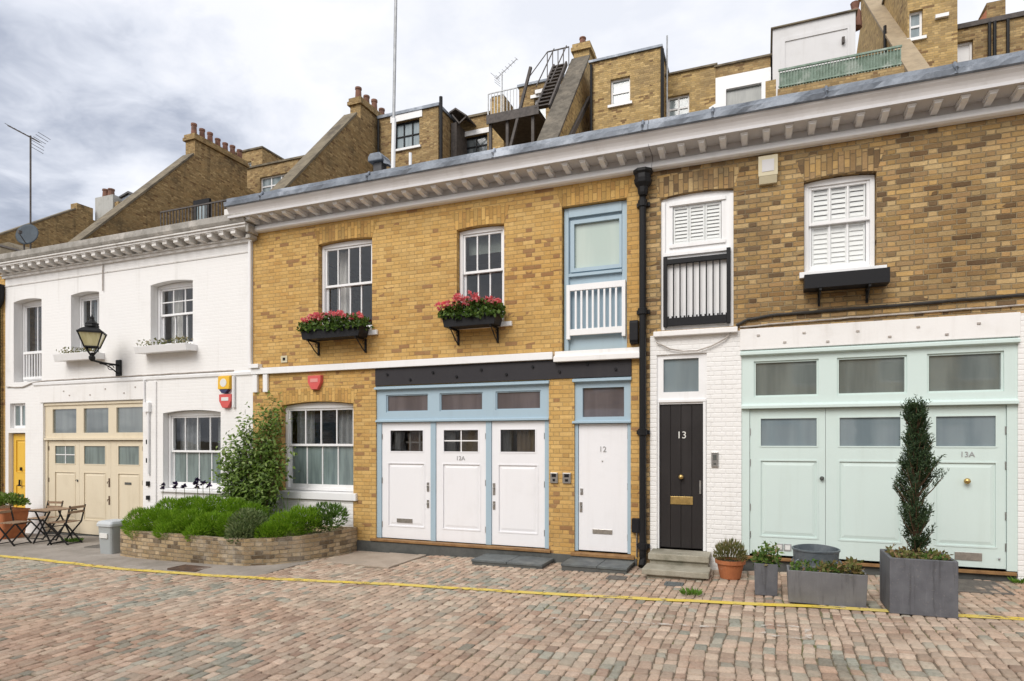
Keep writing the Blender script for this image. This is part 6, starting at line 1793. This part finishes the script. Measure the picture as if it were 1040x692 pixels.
tag(MB().bar((-5.93, 9.6, 11.2), (-5.93, 12.9, 14.6), 0.10, 0.16).build('raking_beam', 'steel_dark'), 'dark raking beam on the side of the brick wall by the fire escape', 'beam')
block('tall brick block with one white sash window in the centre distance', -5.65, -3.20, 12.0, 3, 15.32, 'brick_far_yellow', [(-4.94, -4.25, 13.68, 14.60, dict(cols=1, rows=2))], 'lead', copeh=0.08)
drain('black downpipe at the right corner of the tall brick block', -3.14, 11.9, 15.2, 0.06)
tag(MB().tube([(-3.02, 12.2, 12), (-3.02, 12.2, 15.8)], 0.03, 6).build('vent_pipe', 'steel_pale'), 'thin pale pipe rising above the tall brick block', 'pipe')
block('yellowish brick block with a low white window beside the tall one', -3.19, -1.485, 13.0, 3, 14.88, 'brick_far_yellow', [(-3.12, -2.37, 13.3, 14.13, dict(cols=2, rows=2))], 'coping', copeh=0.06)
t = block('brick parapet over a white rendered wall with a long grey window', -1.48, 0.26, 13.02, 3, 14.82, 'brick_far', [], 'coping', copeh=0.06)
MB().panel([(-1.70, 12.2), (0.27, 12.2), (0.27, 14.37), (-1.48, 14.37), (-1.48, 13.5), (-1.70, 13.4)], [rect(-1.14, -0.02, 13.3, 13.92)], 12.85, 13.015).build('rendered_wall', 'white', t)
MB().box(-1.15, -0.01, 12.97, 12.98, 13.29, 13.93).build('pane', frosted('grey_roof_glass', (0.17, 0.18, 0.165), (0.13, 0.14, 0.13), 0.3, 3.0, 0.0), t)
MB().box(0.0, 0.27, 12.60, 12.84, 12.0, 14.2).build('pilaster', 'white', t)
tag(MB().box(0.10, 0.40, 11.2, 11.6, 9, 13.05).build('brick_pier', 'brick_far_yellow'), 'narrow orange brick pier at the left end of the green railing', 'pier')
t = block('white rendered roof extension behind the green railing', 0.32, 2.66, 12.0, 4, 15.08, 'far_render', [], 'coping', copeh=0.04)
MB().panel(rect(0.55, 2.50, 12.2, 14.72), [rect(0.68, 2.44, 12.21, 14.60)], 11.97, 12.0).build('moulding', 'far_render', t)
MB().box(2.28, 2.36, 11.9, 11.99, 14.15, 14.33).build('lamp', 'steel_dark', t)
tag(MB().lathe(2.72, 12.6, [(0.2, 14.9), (0.17, 15.4), (0.1, 15.5), (0.14, 15.7), (0.05, 15.75)], 8).build('chimney_pot', 'pot_red'), 'single clay pot at the right end of the white roof extension', 'chimney pot')
t = thing('railing', 'green trellis railing along a brick parapet before the white extension', 'railing', (1.85, 9.0, 11.5))
MB().box(0.40, 3.40, 9.0, 9.3, 6.0, 11.60).build('parapet', 'brick_far', t)
b = MB().bar((0.42, 9.05, 12.13), (3.36, 9.05, 12.13), 0.05).bar((0.42, 9.05, 11.68), (3.36, 9.05, 11.68), 0.04)
for k in range(40): b.bar((0.45 + 2.88 * k / 39, 9.05, 11.6), (0.45 + 2.88 * k / 39, 9.05, 12.13), 0.022)
b.build('rail', 'green_mesh', t)
MB().box(0.44, 3.34, 9.09, 9.11, 11.62, 12.08).build('screen', 'green_mesh', t)
drain('dark pipe with a bracket on the brick left of the pale coping', 3.57, 12.8, 14.9, 0.045, 10)
block('high brick block with a white window beside the broad pale coping', 4.03, 5.28, 12.0, 4, 17.5, 'brick_far_yellow', [(4.08, 4.42, 13.88, 14.72, dict(cols=1, rows=2))], 'coping')
t = block('lower brick block with a white door and downpipes at the right edge', 5.29, 9.5, 13.0, 3, 14.42, 'brick_far', [(5.50, 5.92, 12.6, 14.05, dict(cols=1, rows=1, glass='white', sill=False))], 'steel_dark', copeh=0.14)
ch = MB().box(6.42, 6.90, 13.6, 14.4, 14.5, 15.4).build('chimney_stack', 'brick_far', t)
MB().prism([(6.0, 14.57), (6.42, 15.2), (6.42, 14.57)], 'y', 13.6, 14.4).build('tiled_roof', 'tile_red', t)
for q, x in enumerate((6.30, 6.43, 6.75)):
    drain(('leftmost of the three black pipes on the lower brick block at right', 'middle of the three black pipes on the lower brick block at right', 'rightmost of the three black pipes on the lower brick block at right')[q], x, 12.9, 14.4, 0.045)
tag(MB().box(4.72, 5.05, 11.9, 11.99, 14.30, 14.40).build('window_sill', 'white'), 'white sill under a bricked up window at upper right', 'sill')

# ================================================================== ACROSS THE STREET (mirrored in the panes)
YO = -14.5
t = thing('mews_row', 'row of low mews houses across the street, seen only mirrored in the panes', 'houses', (-4, YO, 0))
holes = []
for k in range(7):
    x = -22 + 5.0 * k
    holes += [rect(x + 0.7, x + 1.7, 3.9, 5.4), rect(x + 3.0, x + 4.0, 3.9, 5.4)]
MB().panel(rect(-24, 14, -0.8, 6.3), holes, YO, YO - 0.3).build('wall', 'brick_far_yellow', t)
MB().box(-24, 14, YO - 8, YO - 0.3, -0.8, 6.25).build('body', 'felt', t)
MB().box(-24, 14, YO - 0.3, YO + 0.25, 6.305, 6.6).build('cornice', 'cornice', t)
for k in range(7):
    x = -22 + 5.0 * k
    MB().box(x - 0.2, x + 4.8, YO, YO + 0.02, -0.7, 3.2).build('ground_floor', ('white', 'render_white', 'white_brick')[k % 3], t)
    MB().panel(rect(x + 0.3, x + 3.3, -0.5, 2.8), [rect(x + 0.5 + 0.95 * q, x + 1.25 + 0.95 * q, 1.5, 2.5) for q in range(3)], YO + 0.021, YO + 0.08).build('garage_door', ('blue', 'door_black', 'cream', 'teak')[k % 4], t)
    for (a, c) in ((x + 0.7, x + 1.7), (x + 3.0, x + 4.0)):
        w = MB().panel(rect(a, c, 3.9, 5.4), [rect(a + .06, c - .06, 3.96, 4.62), rect(a + .06, c - .06, 4.68, 5.34)], YO - 0.12, YO - 0.2).build('window', 'white', t)
        MB().box(a + .05, c - .05, YO - 0.17, YO - 0.165, 3.95, 5.35).build('pane', 'far_glass_dark', w)

# ================================================================== SKY AND LIGHT
wd = bpy.data.worlds.new('World'); sc.world = wd
wd.use_nodes = True
nt = wd.node_tree; nt.nodes.clear()
class WN(NT):
    def __init__(s, t): s.t = t
k = WN(nt)
out = nt.nodes.new('ShaderNodeOutputWorld'); bg = nt.nodes.new('ShaderNodeBackground')
sky = nt.nodes.new('ShaderNodeTexSky'); sky.sky_type = 'NISHITA'; sky.sun_disc = False
sky.sun_elevation = R(SUN_EL); sky.sun_rotation = R(SUN_AZ); sky.air_density = 1.4; sky.dust_density = 2.0
gen = nt.nodes.new('ShaderNodeTexCoord').outputs['Generated']
sep = k.n('ShaderNodeSeparateXYZ', None, Vector=gen)
dz = k.math('ADD', k.math('MAXIMUM', sep.outputs[2], 0.0), 0.22)
pl = k.n('ShaderNodeCombineXYZ', None, X=k.math('DIVIDE', sep.outputs[0], dz), Y=k.math('DIVIDE', sep.outputs[1], dz), Z=0.37)
warp = k.n('ShaderNodeTexNoise', None, Vector=pl.outputs[0], Scale=1.1, Detail=4.0)
wv = k.n('ShaderNodeVectorMath', {'operation': 'SCALE'}, _0=warp.outputs[1], Scale=0.55)
pv = k.n('ShaderNodeVectorMath', {'operation': 'ADD'}, _0=pl.outputs[0], _1=wv.outputs[0])
c1 = k.noise(pv.outputs[0], 0.85, 7, 0.55)
c2 = k.noise(pv.outputs[0], 2.6, 6, 0.6)
cl = k.math('ADD', k.math('MULTIPLY', c1, 0.68), k.math('MULTIPLY', c2, 0.32))
# a heavier bank of cloud lies to the west (left of the view)
bank = k.n('ShaderNodeVectorMath', {'operation': 'DOT_PRODUCT'}, _0=gen, _1=(-0.93, 0.33, 0.14))
bk = k.maprange(bank.outputs['Value'], 0.84, 0.99, 0.0, 0.16, True)
cl = k.math('ADD', k.math('MULTIPLY', k.math('SUBTRACT', cl, 0.46), 1.35), 0.46)
cl = k.math('SUBTRACT', cl, bk)
cc = k.ramp(cl, [(0.25, (1.7, 1.9, 2.45)), (0.34, (3.0, 3.25, 3.9)), (0.41, (4.9, 5.1, 5.65)), (0.48, (6.1, 6.17, 6.5)), (0.57, (6.4, 6.42, 6.6)), (0.68, (5.4, 5.55, 6.0))])
mixn = k.mix(0.93, sky.outputs[0], cc)
nt.links.new(mixn, bg.inputs[0]); bg.inputs[1].default_value = 0.1
nt.links.new(bg.outputs[0], out.inputs[0])

sun = bpy.data.lights.new('sun', 'SUN'); sun.energy = 1.5; sun.angle = R(36); sun.color = (1.0, 0.955, 0.89)
so = bpy.data.objects.new('sun', sun); COL.objects.link(so)
el, az = R(SUN_EL), R(SUN_AZ)
dirv = Vector((math.sin(az) * math.cos(el), math.cos(az) * math.cos(el), math.sin(el)))
so.rotation_euler = dirv.to_track_quat('Z', 'Y').to_euler()
sc.view_settings.exposure = 0.74
